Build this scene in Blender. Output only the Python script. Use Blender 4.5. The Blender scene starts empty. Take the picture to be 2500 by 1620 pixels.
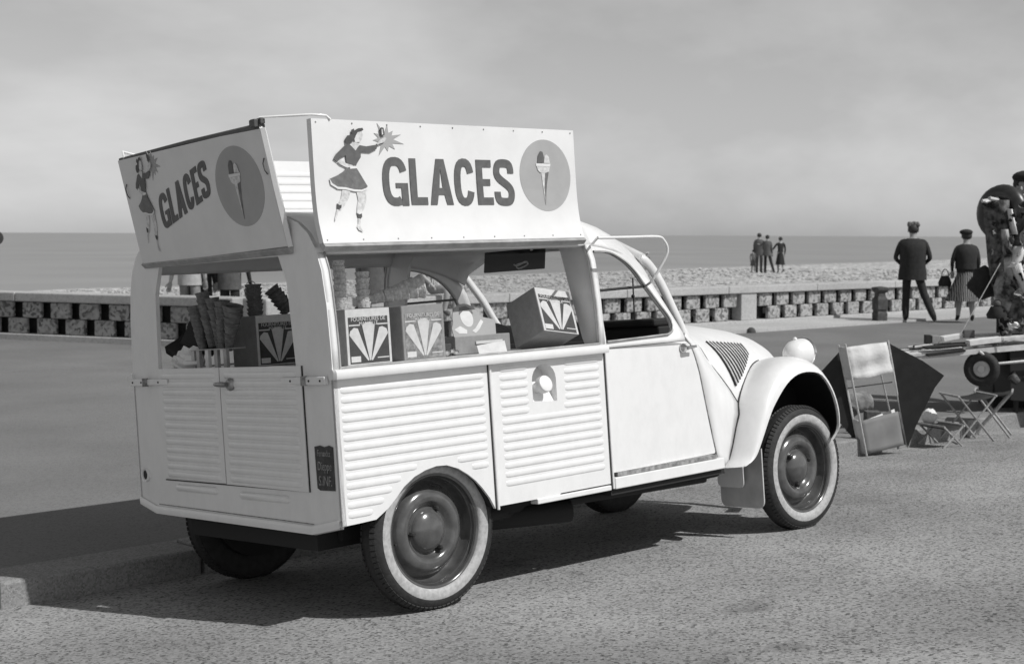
import bpy, bmesh, math, random
from mathutils import Vector, Matrix
from mathutils.geometry import tessellate_polygon
random.seed(7)
R = math.radians
sc = bpy.context.scene
COL = sc.collection

# ------------------------------------------------------------------ camera
CAM = Vector((-3.6446, -5.0170, 1.5085))
FW = Vector((0.67899, 0.73119, -0.06585)); RT = Vector((0.73296, -0.68026, 0.00428)); UP = Vector((0.04167, 0.05117, 0.99782))
FPX = 3598.66
cd = bpy.data.cameras.new('camera'); cam = bpy.data.objects.new('camera', cd); COL.objects.link(cam)
cam.matrix_world = Matrix(((RT.x, UP.x, -FW.x, CAM.x), (RT.y, UP.y, -FW.y, CAM.y), (RT.z, UP.z, -FW.z, CAM.z), (0, 0, 0, 1)))
cd.sensor_width = 36; cd.lens = 36 * FPX / 2500; cd.clip_start = 0.05; cd.clip_end = 60000
cd.dof.use_dof = True; cd.dof.focus_distance = 5.9; cd.dof.aperture_fstop = 7.0
sc.camera = cam

# ------------------------------------------------------------------ sky, sun, exposure
SUN_TRAVEL = Vector((-0.25, 0.82, -1.0))
to_sun = -SUN_TRAVEL.normalized()
w = bpy.data.worlds.new('World'); sc.world = w; w.use_nodes = True
nt = w.node_tree; nt.nodes.clear()
out = nt.nodes.new('ShaderNodeOutputWorld'); bg = nt.nodes.new('ShaderNodeBackground')
sky = nt.nodes.new('ShaderNodeTexSky'); sky.sky_type = 'NISHITA'; sky.sun_disc = False
sky.sun_elevation = math.asin(to_sun.z); sky.sun_rotation = math.atan2(to_sun.x, to_sun.y)
sky.air_density = 1.5; sky.dust_density = 0.4; sky.ozone_density = 1.0
bw = nt.nodes.new('ShaderNodeRGBToBW')
# thin streaked high cloud, laid out by direction over the whole dome
tc = nt.nodes.new('ShaderNodeTexCoord'); mp = nt.nodes.new('ShaderNodeMapping')
mp.inputs['Rotation'].default_value = (0, R(22), R(38)); mp.inputs['Scale'].default_value = (1.6, 4.5, 7.5)
nz = nt.nodes.new('ShaderNodeTexNoise'); nz.inputs['Scale'].default_value = 1.5; nz.inputs['Detail'].default_value = 5; nz.inputs['Roughness'].default_value = 0.55
cr = nt.nodes.new('ShaderNodeValToRGB'); cr.color_ramp.elements[0].position = 0.38; cr.color_ramp.elements[0].color = (0.90, 0.90, 0.90, 1)
cr.color_ramp.elements[1].position = 0.72; cr.color_ramp.elements[1].color = (1.20, 1.20, 1.20, 1)
mx = nt.nodes.new('ShaderNodeMath'); mx.operation = 'MULTIPLY'
L = nt.links.new
L(tc.outputs['Generated'], mp.inputs['Vector']); L(mp.outputs['Vector'], nz.inputs['Vector']); L(nz.outputs['Fac'], cr.inputs['Fac'])
L(sky.outputs['Color'], bw.inputs['Color']); L(bw.outputs['Val'], mx.inputs[0]); L(cr.outputs['Color'], mx.inputs[1])
L(mx.outputs['Value'], bg.inputs['Color']); L(bg.outputs['Background'], out.inputs['Surface'])
bg.inputs['Strength'].default_value = 0.089
sl = bpy.data.lights.new('sun', 'SUN'); sl.energy = 3.6; sl.angle = R(0.5); sl.color = (1, 0.995, 0.985)
so = bpy.data.objects.new('sun', sl); COL.objects.link(so); so.rotation_euler = SUN_TRAVEL.to_track_quat('-Z', 'Y').to_euler()
sc.view_settings.view_transform = 'Standard'; sc.view_settings.look = 'None'; sc.view_settings.exposure = 0.0; sc.view_settings.gamma = 1.0
sc.view_settings.use_curve_mapping = False

# ------------------------------------------------------------------ materials (black-and-white photograph: greys)
def mat(name, v, rough=0.6, var=0.0, vscale=8.0, bump=0.0, bscale=40.0, metal=0.0, spec=0.5, coat=0.0, detail=4.0, dark=None):
    m = bpy.data.materials.new(name); m.use_nodes = True
    n = m.node_tree.nodes; l = m.node_tree.links; b = n['Principled BSDF']
    b.inputs['Base Color'].default_value = (v, v, v, 1); b.inputs['Roughness'].default_value = rough
    b.inputs['Metallic'].default_value = metal; b.inputs['Specular IOR Level'].default_value = spec
    if coat: b.inputs['Coat Weight'].default_value = coat; b.inputs['Coat Roughness'].default_value = 0.12
    if var or bump: t = n.new('ShaderNodeTexCoord')
    if var:
        z = n.new('ShaderNodeTexNoise'); z.inputs['Scale'].default_value = vscale; z.inputs['Detail'].default_value = detail; z.inputs['Roughness'].default_value = 0.6
        c = n.new('ShaderNodeValToRGB'); lo = v * (1 - var) if dark is None else dark; hi = min(1, v * (1 + var * 0.6))
        c.color_ramp.elements[0].position = 0.36; c.color_ramp.elements[0].color = (lo, lo, lo, 1)
        c.color_ramp.elements[1].position = 0.66; c.color_ramp.elements[1].color = (hi, hi, hi, 1)
        l.new(t.outputs['Object'], z.inputs['Vector']); l.new(z.outputs['Fac'], c.inputs['Fac']); l.new(c.outputs['Color'], b.inputs['Base Color'])
    if bump:
        z2 = n.new('ShaderNodeTexNoise'); z2.inputs['Scale'].default_value = bscale; z2.inputs['Detail'].default_value = 3
        bm = n.new('ShaderNodeBump'); bm.inputs['Strength'].default_value = bump; bm.inputs['Distance'].default_value = 0.02
        l.new(t.outputs['Object'], z2.inputs['Vector']); l.new(z2.outputs['Fac'], bm.inputs['Height']); l.new(bm.outputs['Normal'], b.inputs['Normal'])
    return m

def van_paint():
    m = mat('white_paint', 0.76, 0.36, 0, coat=0.25); n = m.node_tree.nodes; l = m.node_tree.links; b = n['Principled BSDF']
    t = n.new('ShaderNodeTexCoord'); mp = n.new('ShaderNodeMapping'); mp.inputs['Scale'].default_value = (1, 1, .55); l.new(t.outputs['Object'], mp.inputs['Vector'])
    a = n.new('ShaderNodeTexNoise'); a.inputs['Scale'].default_value = 14; a.inputs['Detail'].default_value = 6; a.inputs['Roughness'].default_value = .7; l.new(mp.outputs[0], a.inputs['Vector'])
    c = n.new('ShaderNodeTexNoise'); c.inputs['Scale'].default_value = 55; c.inputs['Detail'].default_value = 8; c.inputs['Roughness'].default_value = .75; l.new(t.outputs['Object'], c.inputs['Vector'])
    r1 = n.new('ShaderNodeValToRGB'); r1.color_ramp.elements[0].position = .30; r1.color_ramp.elements[0].color = (.725, .725, .725, 1); r1.color_ramp.elements[1].position = .58; r1.color_ramp.elements[1].color = (.78, .78, .78, 1); l.new(a.outputs['Fac'], r1.inputs['Fac'])
    r2 = n.new('ShaderNodeValToRGB'); r2.color_ramp.elements[0].position = .265; r2.color_ramp.elements[0].color = (.18, .18, .18, 1); r2.color_ramp.elements[1].position = .30; r2.color_ramp.elements[1].color = (1, 1, 1, 1); l.new(c.outputs['Fac'], r2.inputs['Fac'])
    x = n.new('ShaderNodeMix'); x.data_type = 'RGBA'; x.blend_type = 'MULTIPLY'; x.inputs[0].default_value = 1; l.new(r1.outputs[0], x.inputs[6]); l.new(r2.outputs[0], x.inputs[7]); l.new(x.outputs[2], b.inputs['Base Color'])
    z2 = n.new('ShaderNodeTexNoise'); z2.inputs['Scale'].default_value = 7; bm = n.new('ShaderNodeBump'); bm.inputs['Strength'].default_value = .10; bm.inputs['Distance'].default_value = .02; l.new(t.outputs['Object'], z2.inputs['Vector']); l.new(z2.outputs['Fac'], bm.inputs['Height']); l.new(bm.outputs['Normal'], b.inputs['Normal'])
    return m
WHITE = van_paint()
SIGNW = mat('sign_paint', 0.74, 0.42, 0.06, 4)
RAIL = mat('aluminium_strip', 0.42, 0.45, 0.25, 14, metal=0.3)
LETTER = mat('sign_lettering', 0.115, 0.5, 0.18, 30)
OVAL = mat('oval_paint', 0.38, 0.5, 0.06, 10)
SKIN = mat('painted_skin', 0.62, 0.5, 0.25, 60)
INK = mat('painted_dark', 0.07, 0.5, 0.2, 50)
MIDP = mat('painted_mid', 0.16, 0.5, 0.25, 40)
STARP = mat('painted_star', 0.36, 0.5)
BLACK = mat('underbody_black', 0.015, 0.8)
RUBBER = mat('tyre_rubber', 0.024, 0.75, 0.35, 30, 0.15, 90)
WWALL = mat('whitewall_rubber', 0.42, 0.65, 0.22, 45, 0.08, 90)
RIM = mat('rim_enamel', 0.085, 0.2, 0.3, 14, coat=0.7)
CHROME = mat('chrome', 0.7, 0.15, metal=1.0)
STEEL = mat('dull_steel', 0.35, 0.4, 0.3, 30, metal=0.8)
GREYW = mat('grey_wear_and_shade', 0.28, 0.6, 0.5, 40)  # also colours the painted shade band above the sill
SEAM = mat('seam_shadow_rubber', 0.03, 0.8)
FLAP = mat('mudflap_rubber', 0.48, 0.6, 0.15, 12)
INTER = mat('interior_grey', 0.28, 0.6, 0.15, 10)
CARD = mat('cardboard', 0.30, 0.8, 0.12, 30)
CARDF = mat('box_print_dark', 0.05, 0.5, 0.2, 25)
CARDW = mat('box_print_light', 0.68, 0.6, 0.1, 30)
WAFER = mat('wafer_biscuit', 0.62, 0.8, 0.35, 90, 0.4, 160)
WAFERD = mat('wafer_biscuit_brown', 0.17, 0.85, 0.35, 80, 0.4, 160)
PAPER = mat('white_paper', 0.74, 0.7, 0.1, 20)
COUNTER = mat('counter_top', 0.5, 0.4, 0.15, 12)

def glass_mat():
    m = bpy.data.materials.new('window_glass'); m.use_nodes = True
    n = m.node_tree.nodes; l = m.node_tree.links; n.clear()
    o = n.new('ShaderNodeOutputMaterial'); tr = n.new('ShaderNodeBsdfTransparent'); tr.inputs['Color'].default_value = (0.93, 0.93, 0.93, 1)
    g = n.new('ShaderNodeBsdfGlossy'); g.inputs['Roughness'].default_value = 0.02
    lw = n.new('ShaderNodeLayerWeight'); lw.inputs['Blend'].default_value = 0.5
    pw = n.new('ShaderNodeMath'); pw.operation = 'POWER'; pw.inputs[1].default_value = 5; l.new(lw.outputs['Facing'], pw.inputs[0])
    fr = n.new('ShaderNodeMath'); fr.operation = 'MULTIPLY_ADD'; fr.inputs[1].default_value = 0.6; fr.inputs[2].default_value = 0.035; l.new(pw.outputs[0], fr.inputs[0])
    mx = n.new('ShaderNodeMixShader'); l.new(fr.outputs[0], mx.inputs[0]); l.new(tr.outputs[0], mx.inputs[1]); l.new(g.outputs[0], mx.inputs[2]); l.new(mx.outputs[0], o.inputs['Surface'])
    return m
GLASS = glass_mat()

# ------------------------------------------------------------------ mesh helpers
class MB:
    def __init__(s): s.v = []; s.f = []; s.m = []
    def add(s, vs, fs, mi=0):
        o = len(s.v); s.v += [tuple(p) for p in vs]; s.f += [tuple(i + o for i in f) for f in fs]; s.m += [mi] * len(fs); return s
    def box(s, c, d, rot=None, mi=0):
        x, y, z = d[0] / 2, d[1] / 2, d[2] / 2
        p = [Vector(q) for q in ((-x, -y, -z), (x, -y, -z), (x, y, -z), (-x, y, -z), (-x, -y, z), (x, -y, z), (x, y, z), (-x, y, z))]
        if rot is not None: p = [rot @ q for q in p]
        c = Vector(c); p = [q + c for q in p]
        return s.add(p, [(0, 3, 2, 1), (4, 5, 6, 7), (0, 1, 5, 4), (1, 2, 6, 5), (2, 3, 7, 6), (3, 0, 4, 7)], mi)
    def bx(s, x0, x1, y0, y1, z0, z1, mi=0): return s.box(((x0 + x1) / 2, (y0 + y1) / 2, (z0 + z1) / 2), (abs(x1 - x0), abs(y1 - y0), abs(z1 - z0)), None, mi)
    def tube(s, pts, r, n=8, caps=True, mi=0, flat=1.0):
        pts = [Vector(p) for p in pts]; N = len(pts); rs = r if isinstance(r, (list, tuple)) else [r] * N
        vs = []; up = None
        for i, p in enumerate(pts):
            t = (pts[min(i + 1, N - 1)] - pts[max(i - 1, 0)]).normalized()
            if up is None:
                a = Vector((0, 0, 1)) if abs(t.z) < 0.9 else Vector((1, 0, 0)); up = (a - t * a.dot(t)).normalized()
            else: up = (up - t * up.dot(t)).normalized()
            sd = t.cross(up)
            for k in range(n):
                a = 2 * math.pi * k / n; vs.append(p + (up * math.cos(a) * flat + sd * math.sin(a)) * rs[i])
        fs = [(i * n + k, i * n + (k + 1) % n, (i + 1) * n + (k + 1) % n, (i + 1) * n + k) for i in range(N - 1) for k in range(n)]
        if caps: fs += [tuple(range(n - 1, -1, -1)), tuple((N - 1) * n + k for k in range(n))]
        return s.add(vs, fs, mi)
    def lathe(s, prof, n=32, mi=0, M=None, closed=False):
        vs = []
        for k in range(n):
            a = 2 * math.pi * k / n
            for (r, h) in prof:
                q = Vector((r * math.cos(a), r * math.sin(a), h)); vs.append(M @ q if M is not None else q)
        P = len(prof); fs = []
        for k in range(n):
            for i in range(P if closed else P - 1):
                j = (i + 1) % P; fs.append((k * P + i, ((k + 1) % n) * P + i, ((k + 1) % n) * P + j, k * P + j))
        return s.add(vs, fs, mi)
    def grid(s, rows, mi=0, close=False):
        n = len(rows[0]); vs = [p for r_ in rows for p in r_]; fs = []
        for i in range(len(rows) - 1):
            for k in range(n if close else n - 1):
                fs.append((i * n + k, i * n + (k + 1) % n, (i + 1) * n + (k + 1) % n, (i + 1) * n + k))
        return s.add(vs, fs, mi)
    def prism(s, loops, fn, th, mi=0):
        # loops of 2D points (first outer, others holes); fn(u,v,d) -> 3D, d = depth 0..th
        pts = [p for lp in loops for p in lp]; n = len(pts)
        tri = tessellate_polygon([[Vector((p[0], p[1], 0)) for p in lp] for lp in loops])
        vs = [fn(p[0], p[1], 0) for p in pts] + [fn(p[0], p[1], th) for p in pts]
        fs = [tuple(t) for t in tri] + [tuple(i + n for i in reversed(t)) for t in tri]
        o = 0
        for lp in loops:
            m = len(lp)
            for i in range(m): a = o + i; b = o + (i + 1) % m; fs.append((a, b, b + n, a + n))
            o += m
        return s.add(vs, fs, mi)
    def sphere(s, c, r, nu=12, nv=8, mi=0, M=None):
        c = Vector(c); rr = r if isinstance(r, (tuple, list)) else (r, r, r); vs = []; fs = []
        for j in range(nv + 1):
            t = math.pi * j / nv
            for i in range(nu):
                a = 2 * math.pi * i / nu; q = Vector((rr[0] * math.sin(t) * math.cos(a), rr[1] * math.sin(t) * math.sin(a), rr[2] * math.cos(t)))
                vs.append(c + (M @ q if M is not None else q))
        for j in range(nv):
            for i in range(nu): fs.append((j * nu + i, (j + 1) * nu + i, (j + 1) * nu + (i + 1) % nu, j * nu + (i + 1) % nu))
        return s.add(vs, fs, mi)
    def torus(s, c, Rr, r, M=None, n=24, m=10, mi=0):
        prof = [(Rr + r * math.cos(2 * math.pi * k / m), r * math.sin(2 * math.pi * k / m)) for k in range(m)]
        MM = Matrix.Translation(Vector(c)) @ (M.to_4x4() if M is not None else Matrix.Identity(4))
        return s.lathe(prof, n, mi, MM, True)
    def mirror_y(s):
        q = MB(); q.v = [(x, -y, z) for x, y, z in s.v]; q.f = [tuple(reversed(f)) for f in s.f]; q.m = list(s.m); return q
    def mesh(s, name, mats, smooth=None, fix=True):
        me = bpy.data.meshes.new(name); me.from_pydata(s.v, [], s.f)
        for m in (mats if isinstance(mats, (list, tuple)) else [mats]): me.materials.append(m)
        me.polygons.foreach_set('material_index', s.m)
        if fix:
            b = bmesh.new(); b.from_mesh(me); bmesh.ops.recalc_face_normals(b, faces=b.faces); b.to_mesh(me); b.free()
        if smooth is not None: me.shade_smooth(); me.set_sharp_from_angle(angle=R(smooth))
        me.update(); return me
    def build(s, name, mats, parent=None, smooth=None, bevel=0, fix=True, solid=0):
        o = bpy.data.objects.new(name, s.mesh(name, mats, smooth, fix)); COL.objects.link(o)
        if parent is not None: o.parent = parent
        if solid:
            md = o.modifiers.new('solid', 'SOLIDIFY'); md.thickness = solid; md.offset = -1
        if bevel:
            md = o.modifiers.new('bevel', 'BEVEL'); md.width = bevel; md.segments = 2; md.limit_method = 'ANGLE'; md.angle_limit = R(40)
        return o
def tag(o, label=None, cat=None, group=None, kind=None):
    if label: o['label'] = label
    if cat: o['category'] = cat
    if group: o['group'] = group
    if kind: o['kind'] = kind
    return o
def thing(name, label, cat, loc=(0, 0, 0), rz=0, group=None):
    o = bpy.data.objects.new(name, None); COL.objects.link(o); o.location = loc; o.rotation_euler = (0, 0, rz); o.empty_display_size = 0.1
    return tag(o, label, cat, group)
def copy_tree(o, parent=None):
    c = o.copy(); COL.objects.link(c); c.parent = parent
    for ch in list(o.children): copy_tree(ch, c)
    return c
def crom(P, n=6, closed=False):
    P = [Vector(p) for p in P]; N = len(P); res = []
    for i in range(N if closed else N - 1):
        a = P[(i - 1) % N] if closed or i > 0 else P[0] * 2 - P[1]; b = P[i]; c = P[(i + 1) % N]; d = P[(i + 2) % N] if closed or i + 2 < N else P[-1] * 2 - P[-2]
        for k in range(n):
            t = k / n; res.append(0.5 * ((2 * b) + (c - a) * t + (2 * a - 5 * b + 4 * c - d) * t * t + (3 * b - a - 3 * c + d) * t ** 3))
    if not closed: res.append(P[-1])
    return res
def interp(tab, x):
    if x <= tab[0][0]: return tab[0][1]
    for (a, b), (c, d) in zip(tab, tab[1:]):
        if x <= c: return b + (d - b) * (x - a) / (c - a)
    return tab[-1][1]
def pix(px, depth, z=None, py=None):
    """world point seen at photo column px (and row py) at a depth; z overrides height"""
    d = FW + RT * ((px - 1250) / FPX) - UP * (((py if py is not None else 572) - 810) / FPX)
    p = CAM + d * depth
    if z is not None: p.z = z
    return p

# ================================================================== SETTING
def speckle(name, base, lo, hi, s1, s2, bump, rough=0.9, big=0.0, dist=0.006, p0=0.10, p1=0.32, rnd=False, stain=0):
    """stony ground: fine aggregate, blotches and relief"""
    m = bpy.data.materials.new(name); m.use_nodes = True; n = m.node_tree.nodes; l = m.node_tree.links; b = n['Principled BSDF']
    b.inputs['Roughness'].default_value = rough; b.inputs['Specular IOR Level'].default_value = 0.25
    t = n.new('ShaderNodeTexCoord')
    v = n.new('ShaderNodeTexVoronoi'); v.inputs['Scale'].default_value = s1; v.inputs['Randomness'].default_value = 1
    z = n.new('ShaderNodeTexNoise'); z.inputs['Scale'].default_value = s2; z.inputs['Detail'].default_value = 6; z.inputs['Roughness'].default_value = 0.7
    g = n.new('ShaderNodeTexNoise'); g.inputs['Scale'].default_value = 0.7; g.inputs['Detail'].default_value = 5
    src = t.outputs['Object']
    if rnd:
        oi = n.new('ShaderNodeObjectInfo'); ad = n.new('ShaderNodeVectorMath'); ad.operation = 'MULTIPLY_ADD'; ad.inputs[1].default_value = (37, 23, 51)
        cx = n.new('ShaderNodeCombineXYZ')
        for i in range(3): l.new(oi.outputs['Random'], cx.inputs[i])
        l.new(cx.outputs[0], ad.inputs[0]); l.new(src, ad.inputs[2]); src = ad.outputs[0]
    for q in (v, z, g): l.new(src, q.inputs['Vector'])
    sep = n.new('ShaderNodeSeparateColor'); l.new(v.outputs['Color'], sep.inputs['Color'])
    a = n.new('ShaderNodeMath'); a.operation = 'MULTIPLY_ADD'; a.inputs[1].default_value = 0.55; l.new(sep.outputs[0], a.inputs[0])
    a2 = n.new('ShaderNodeMath'); a2.operation = 'MULTIPLY'; a2.inputs[1].default_value = 0.45; l.new(z.outputs['Fac'], a2.inputs[0]); l.new(a2.outputs[0], a.inputs[2])
    c = n.new('ShaderNodeValToRGB'); e = c.color_ramp.elements
    e[0].position = p0; e[0].color = (lo, lo, lo, 1); e[1].position = 0.80; e[1].color = (hi, hi, hi, 1)
    k = e.new(p1); k.color = (base, base, base, 1)
    l.new(a.outputs[0], c.inputs['Fac'])
    gr = n.new('ShaderNodeMapRange'); gr.inputs['From Min'].default_value = 0.3; gr.inputs['From Max'].default_value = 0.7
    gr.inputs['To Min'].default_value = 1 - big; gr.inputs['To Max'].default_value = 1 + big * 0.6; l.new(g.outputs['Fac'], gr.inputs['Value'])
    fac = gr.outputs[0]
    if stain:
        s_ = n.new('ShaderNodeTexNoise'); s_.inputs['Scale'].default_value = 1.6; s_.inputs['Detail'].default_value = 7; s_.inputs['Roughness'].default_value = 0.65; l.new(src, s_.inputs['Vector'])
        sr = n.new('ShaderNodeMapRange'); sr.inputs['From Min'].default_value = 0.60; sr.inputs['From Max'].default_value = 0.68; sr.inputs['To Min'].default_value = 1; sr.inputs['To Max'].default_value = 1 - stain; l.new(s_.outputs['Fac'], sr.inputs['Value'])
        sm = n.new('ShaderNodeMath'); sm.operation = 'MULTIPLY'; l.new(fac, sm.inputs[0]); l.new(sr.outputs[0], sm.inputs[1]); fac = sm.outputs[0]
    mm = n.new('ShaderNodeVectorMath'); mm.operation = 'SCALE'; l.new(c.outputs['Color'], mm.inputs[0]); l.new(fac, mm.inputs['Scale'])
    l.new(mm.outputs[0], b.inputs['Base Color'])
    bp = n.new('ShaderNodeBump'); bp.inputs['Strength'].default_value = bump; bp.inputs['Distance'].default_value = dist
    l.new(a.outputs[0], bp.inputs['Height']); l.new(bp.outputs['Normal'], b.inputs['Normal'])
    return m
ASPHALT = speckle('road_macadam', 0.27, 0.07, 0.38, 98, 120, 0.9, big=0.34, dist=.006, p0=.22, p1=.38, stain=.32)
PAVE = speckle('promenade_asphalt', 0.18, 0.125, 0.20, 120, 30, 0.3, big=0.16, p0=.15, p1=.4)
KERBM = speckle('kerb_granite', 0.22, 0.12, 0.32, 130, 40, 0.5, big=0.25)
CONC = speckle('pale_concrete', 0.40, 0.28, 0.48, 60, 12, 0.25, big=0.12)
BLOCKM = speckle('pebble_concrete', 0.34, 0.13, 0.45, 26, 14, 1.0, big=0.1, dist=0.02, p0=.28, p1=.44, rnd=True)
PEBB = speckle('shingle', 0.42, 0.10, 0.64, 5.0, 9, 1.0, big=0.14, dist=0.08, p0=.22, p1=.40)
PEBS = mat('shingle_stones', 0.42, 0.85, 0.45, 1.2, detail=8)
SEAM_ = mat('sea_water', 0.28, 0.55, 0.10, 0.02, 0.35, 0.35, spec=0.15)
SLOPE = 0.0772
def road_z(y):
    if y > -4: return -SLOPE * y
    if y > -9: t = (-4 - y) / 5; return SLOPE * 4 + SLOPE * 5 * (t - t * t / 2)
    return SLOPE * 6.5
def kerb_y(x): return 0.906 + (x + 0.93) * 0.0182
def strip(name, xs, rows, m):
    b = MB(); b.grid([[Vector((x, yf(x) if callable(yf) else yf, zf(x) if callable(zf) else zf)) for x in xs] for yf, zf in rows]); return tag(b.build(name, m, smooth=60), kind='structure')
xs = [-60, -20, -8] + [i * 1.0 for i in range(-6, 20)] + [25, 40, 80, 200]
ys = [-60, -20, -12, -9, -8, -7, -6, -5, -4, -3, -2, -1, 0]
strip('road', xs, [(y, road_z(y)) for y in ys] + [(lambda x: kerb_y(x) + 0.03, lambda x: road_z(kerb_y(x) + 0.03))], ASPHALT)
strip('promenade', xs, [(lambda x: kerb_y(x) + 0.26, 0.046), (4.0, 0.046), (8.8, 0.046), (9.97, 0.040)], PAVE)
b = MB(); b.prism([[(-60, 9.9), (7.3, 9.9), (6.62, 10.95), (5.8, 12.75), (1.0, 24.3), (-60, 60)]], lambda u, v, d: Vector((u, v, 0.044 - d)), 0.05)
tag(b.build('promenade_bay', PAVE), kind='structure')
# pale apron in front of the sea wall
b = MB(); b.prism([[(7.2, 8.82), (200, 8.82), (200, 9.98), (7.2, 9.98)]], lambda u, v, d: Vector((u, v, 0.085 - d)), 0.07)
tag(b.build('wall_apron', CONC), kind='structure')
# kerb of single stones
kb = bpy.data.objects.new('kerb', None); COL.objects.link(kb); tag(kb, kind='structure')
st = MB(); st.bx(-0.488, 0.488, 0, 0.27, -0.2, 0.0); kme = st.mesh('kerb_stone', KERBM)
for i in range(-9, 34):
    o = bpy.data.objects.new('kerb_stone', kme); COL.objects.link(o); o.parent = kb
    x = i + 0.42; o.location = (x, kerb_y(x), 0.050 + random.uniform(-0.003, 0.003)); o.rotation_euler = (random.uniform(-.006, .006), random.uniform(-.003, .003), 0.0182)
    md = o.modifiers.new('bevel', 'BEVEL'); md.width = 0.014; md.segments = 2
# beach, sea
def crest(x): return 34 + (x - 13) * 0.21
bxs = [-300, -120, -60] + list(range(-40, 140, 4)) + [160, 220, 320, 600, 1500]
rows = []
for t in [0, .03, .08, .15, .25, .35, .5, .65, .8, .92, 1.0]:
    rows.append((lambda x, t=t: 10.25 + (crest(x) - 10.25) * t, lambda x, t=t: -0.12 + 0.05 * math.sin(x * 1.3 + t * 9) * math.sin(t * 17 + x * 0.4) - 0.05 * t + (0.02 * math.sin(x * 0.9) if t == 1 else 0)))
for d, z in [(3, -0.25), (9, -0.55), (20, -1.3), (40, -2.8), (70, -4.6)]: rows.append((lambda x, d=d: crest(x) + d, z))
strip('beach', bxs, rows, PEBB)
b = MB(); b.add([(-30000, 20, -4), (30000, 20, -4), (30000, 45000, -4), (-30000, 45000, -4)], [(0, 1, 2, 3)]); tag(b.build('sea', SEAM_), kind='structure')
b = MB()
for i in range(9000):
    px = random.uniform(-30, 2530); q = random.random() ** 1.5; dd = 19 + q * 55
    p = pix(px, dd)
    if p.y < 10.9 or p.y > crest(p.x) - 0.3 or (p.x < 8 and p.y < 13 + (6 - p.x) * 2.4): continue
    r = random.uniform(0.03, 0.075) * (1 + q); a = random.uniform(0, 6.28); cx, sx = math.cos(a), math.sin(a)
    pts = [(1, 0, 0), (0.1, .7, 0), (-.9, .1, 0), (0, -.75, 0), (.1, .1, .5), (0, 0, -.4)]
    v = [(p.x + (u * cx - w_ * sx) * r, p.y + (u * sx + w_ * cx) * r, -0.11 + (z + .1) * r - 0.03) for u, w_, z in pts]
    b.add(v, [(0, 1, 4), (1, 2, 4), (2, 3, 4), (3, 0, 4), (1, 0, 5), (2, 1, 5), (3, 2, 5), (0, 3, 5)])
tag(b.build('shingle_stones', PEBS, fix=False), 'loose pale stones strewn over the shingle beach behind the wall', 'shingle', kind='stuff')

# openwork sea walls of staggered pebble-concrete blocks under a coping
BACKM = mat('hole_shade_backing', 0.025, .95, .4, 6)  # near-black so the openings between the blocks look shaded
BW_, BH, GAP = 0.33, 0.215, 0.13
bb = MB(); bb.bx(-BW_ / 2, BW_ / 2, 0, 0.2, 0, BH); block_me = bb.mesh('block', BLOCKM); bb = MB(); bb.bx(-BW_ / 2, BW_ / 2, 0, 0.07, 0, BH); thin_me = bb.mesh('block', BLOCKM)
def sea_wall(label, p0, p1, base, pillars=(), coping_len=2.4, gap=GAP, bme=None):
    p0 = Vector((*p0, base)); p1 = Vector((*p1, base)); d = p1 - p0; Ln = d.length; ang = math.atan2(d.y, d.x)
    t = thing('sea_wall', label, 'wall', p0, ang)
    b = MB(); b.bx(0, Ln, -0.06, 0.30, -0.25, 0.10); b.build('plinth', CONC, t, bevel=0.012)
    s = 0.0
    while s < Ln:
        e = min(Ln, s + coping_len); b = MB(); b.bx(s + .004, e - .004, -0.06, 0.36, 0.10 + 2 * BH + 0.012, 0.10 + 2 * BH + 0.135); b.build('coping_slab', CONC, t, bevel=0.015); s = e
    b = MB(); b.bx(0, Ln, 0.16, 0.29, 0.10, 0.10 + 2 * BH + 0.011); b.build('backing', BACKM, t)  # added sheet behind the blocks, its dark colour stands for shade in the holes
    pitch = BW_ + gap
    for course in (0, 1):
        n = int(Ln / pitch) + 1
        for i in range(n):
            x = i * pitch + (pitch / 2 if course else 0) + BW_ / 2 + 0.02
            if x + BW_ / 2 > Ln or any(abs(x - q) < 0.22 + BW_ / 2 for q in pillars): continue
            o = bpy.data.objects.new('block', bme or block_me); COL.objects.link(o); o.parent = t
            o.location = (x, random.uniform(-.008, .008), 0.10 + course * (BH + 0.005)); o.rotation_euler = (0, 0, random.uniform(-.02, .02))
            md = o.modifiers.new('bevel', 'BEVEL'); md.width = 0.018; md.segments = 2
    for q in pillars:
        b = MB(); b.bx(q - 0.2, q + 0.2, -0.035, 0.27, 0.101, 0.10 + 2 * BH + 0.011); b.build('pillar', CONC, t, bevel=0.01)
    return t
sea_wall('openwork concrete sea wall with staggered blocks running behind the van', (7.8, 10.0), (62, 10.0), 0.03, pillars=(7.75, 23.6, 39.4), bme=thin_me)
sea_wall('darker return of the block sea wall at the left edge', (5.8 - 0.38 * 9, 12.7 + 0.925 * 9), (5.8 + 0.38 * 1.8, 12.7 - 0.925 * 1.8), 0.03, gap=.17, bme=thin_me)
b = MB(); b.bx(6.55, 7.78, 10.45, 11.0, -0.1, 0.70); tag(b.build('wall_pier', CONC, bevel=0.03), 'plain pale concrete pier closing the gap between the two wall stretches', 'pier')

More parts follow.
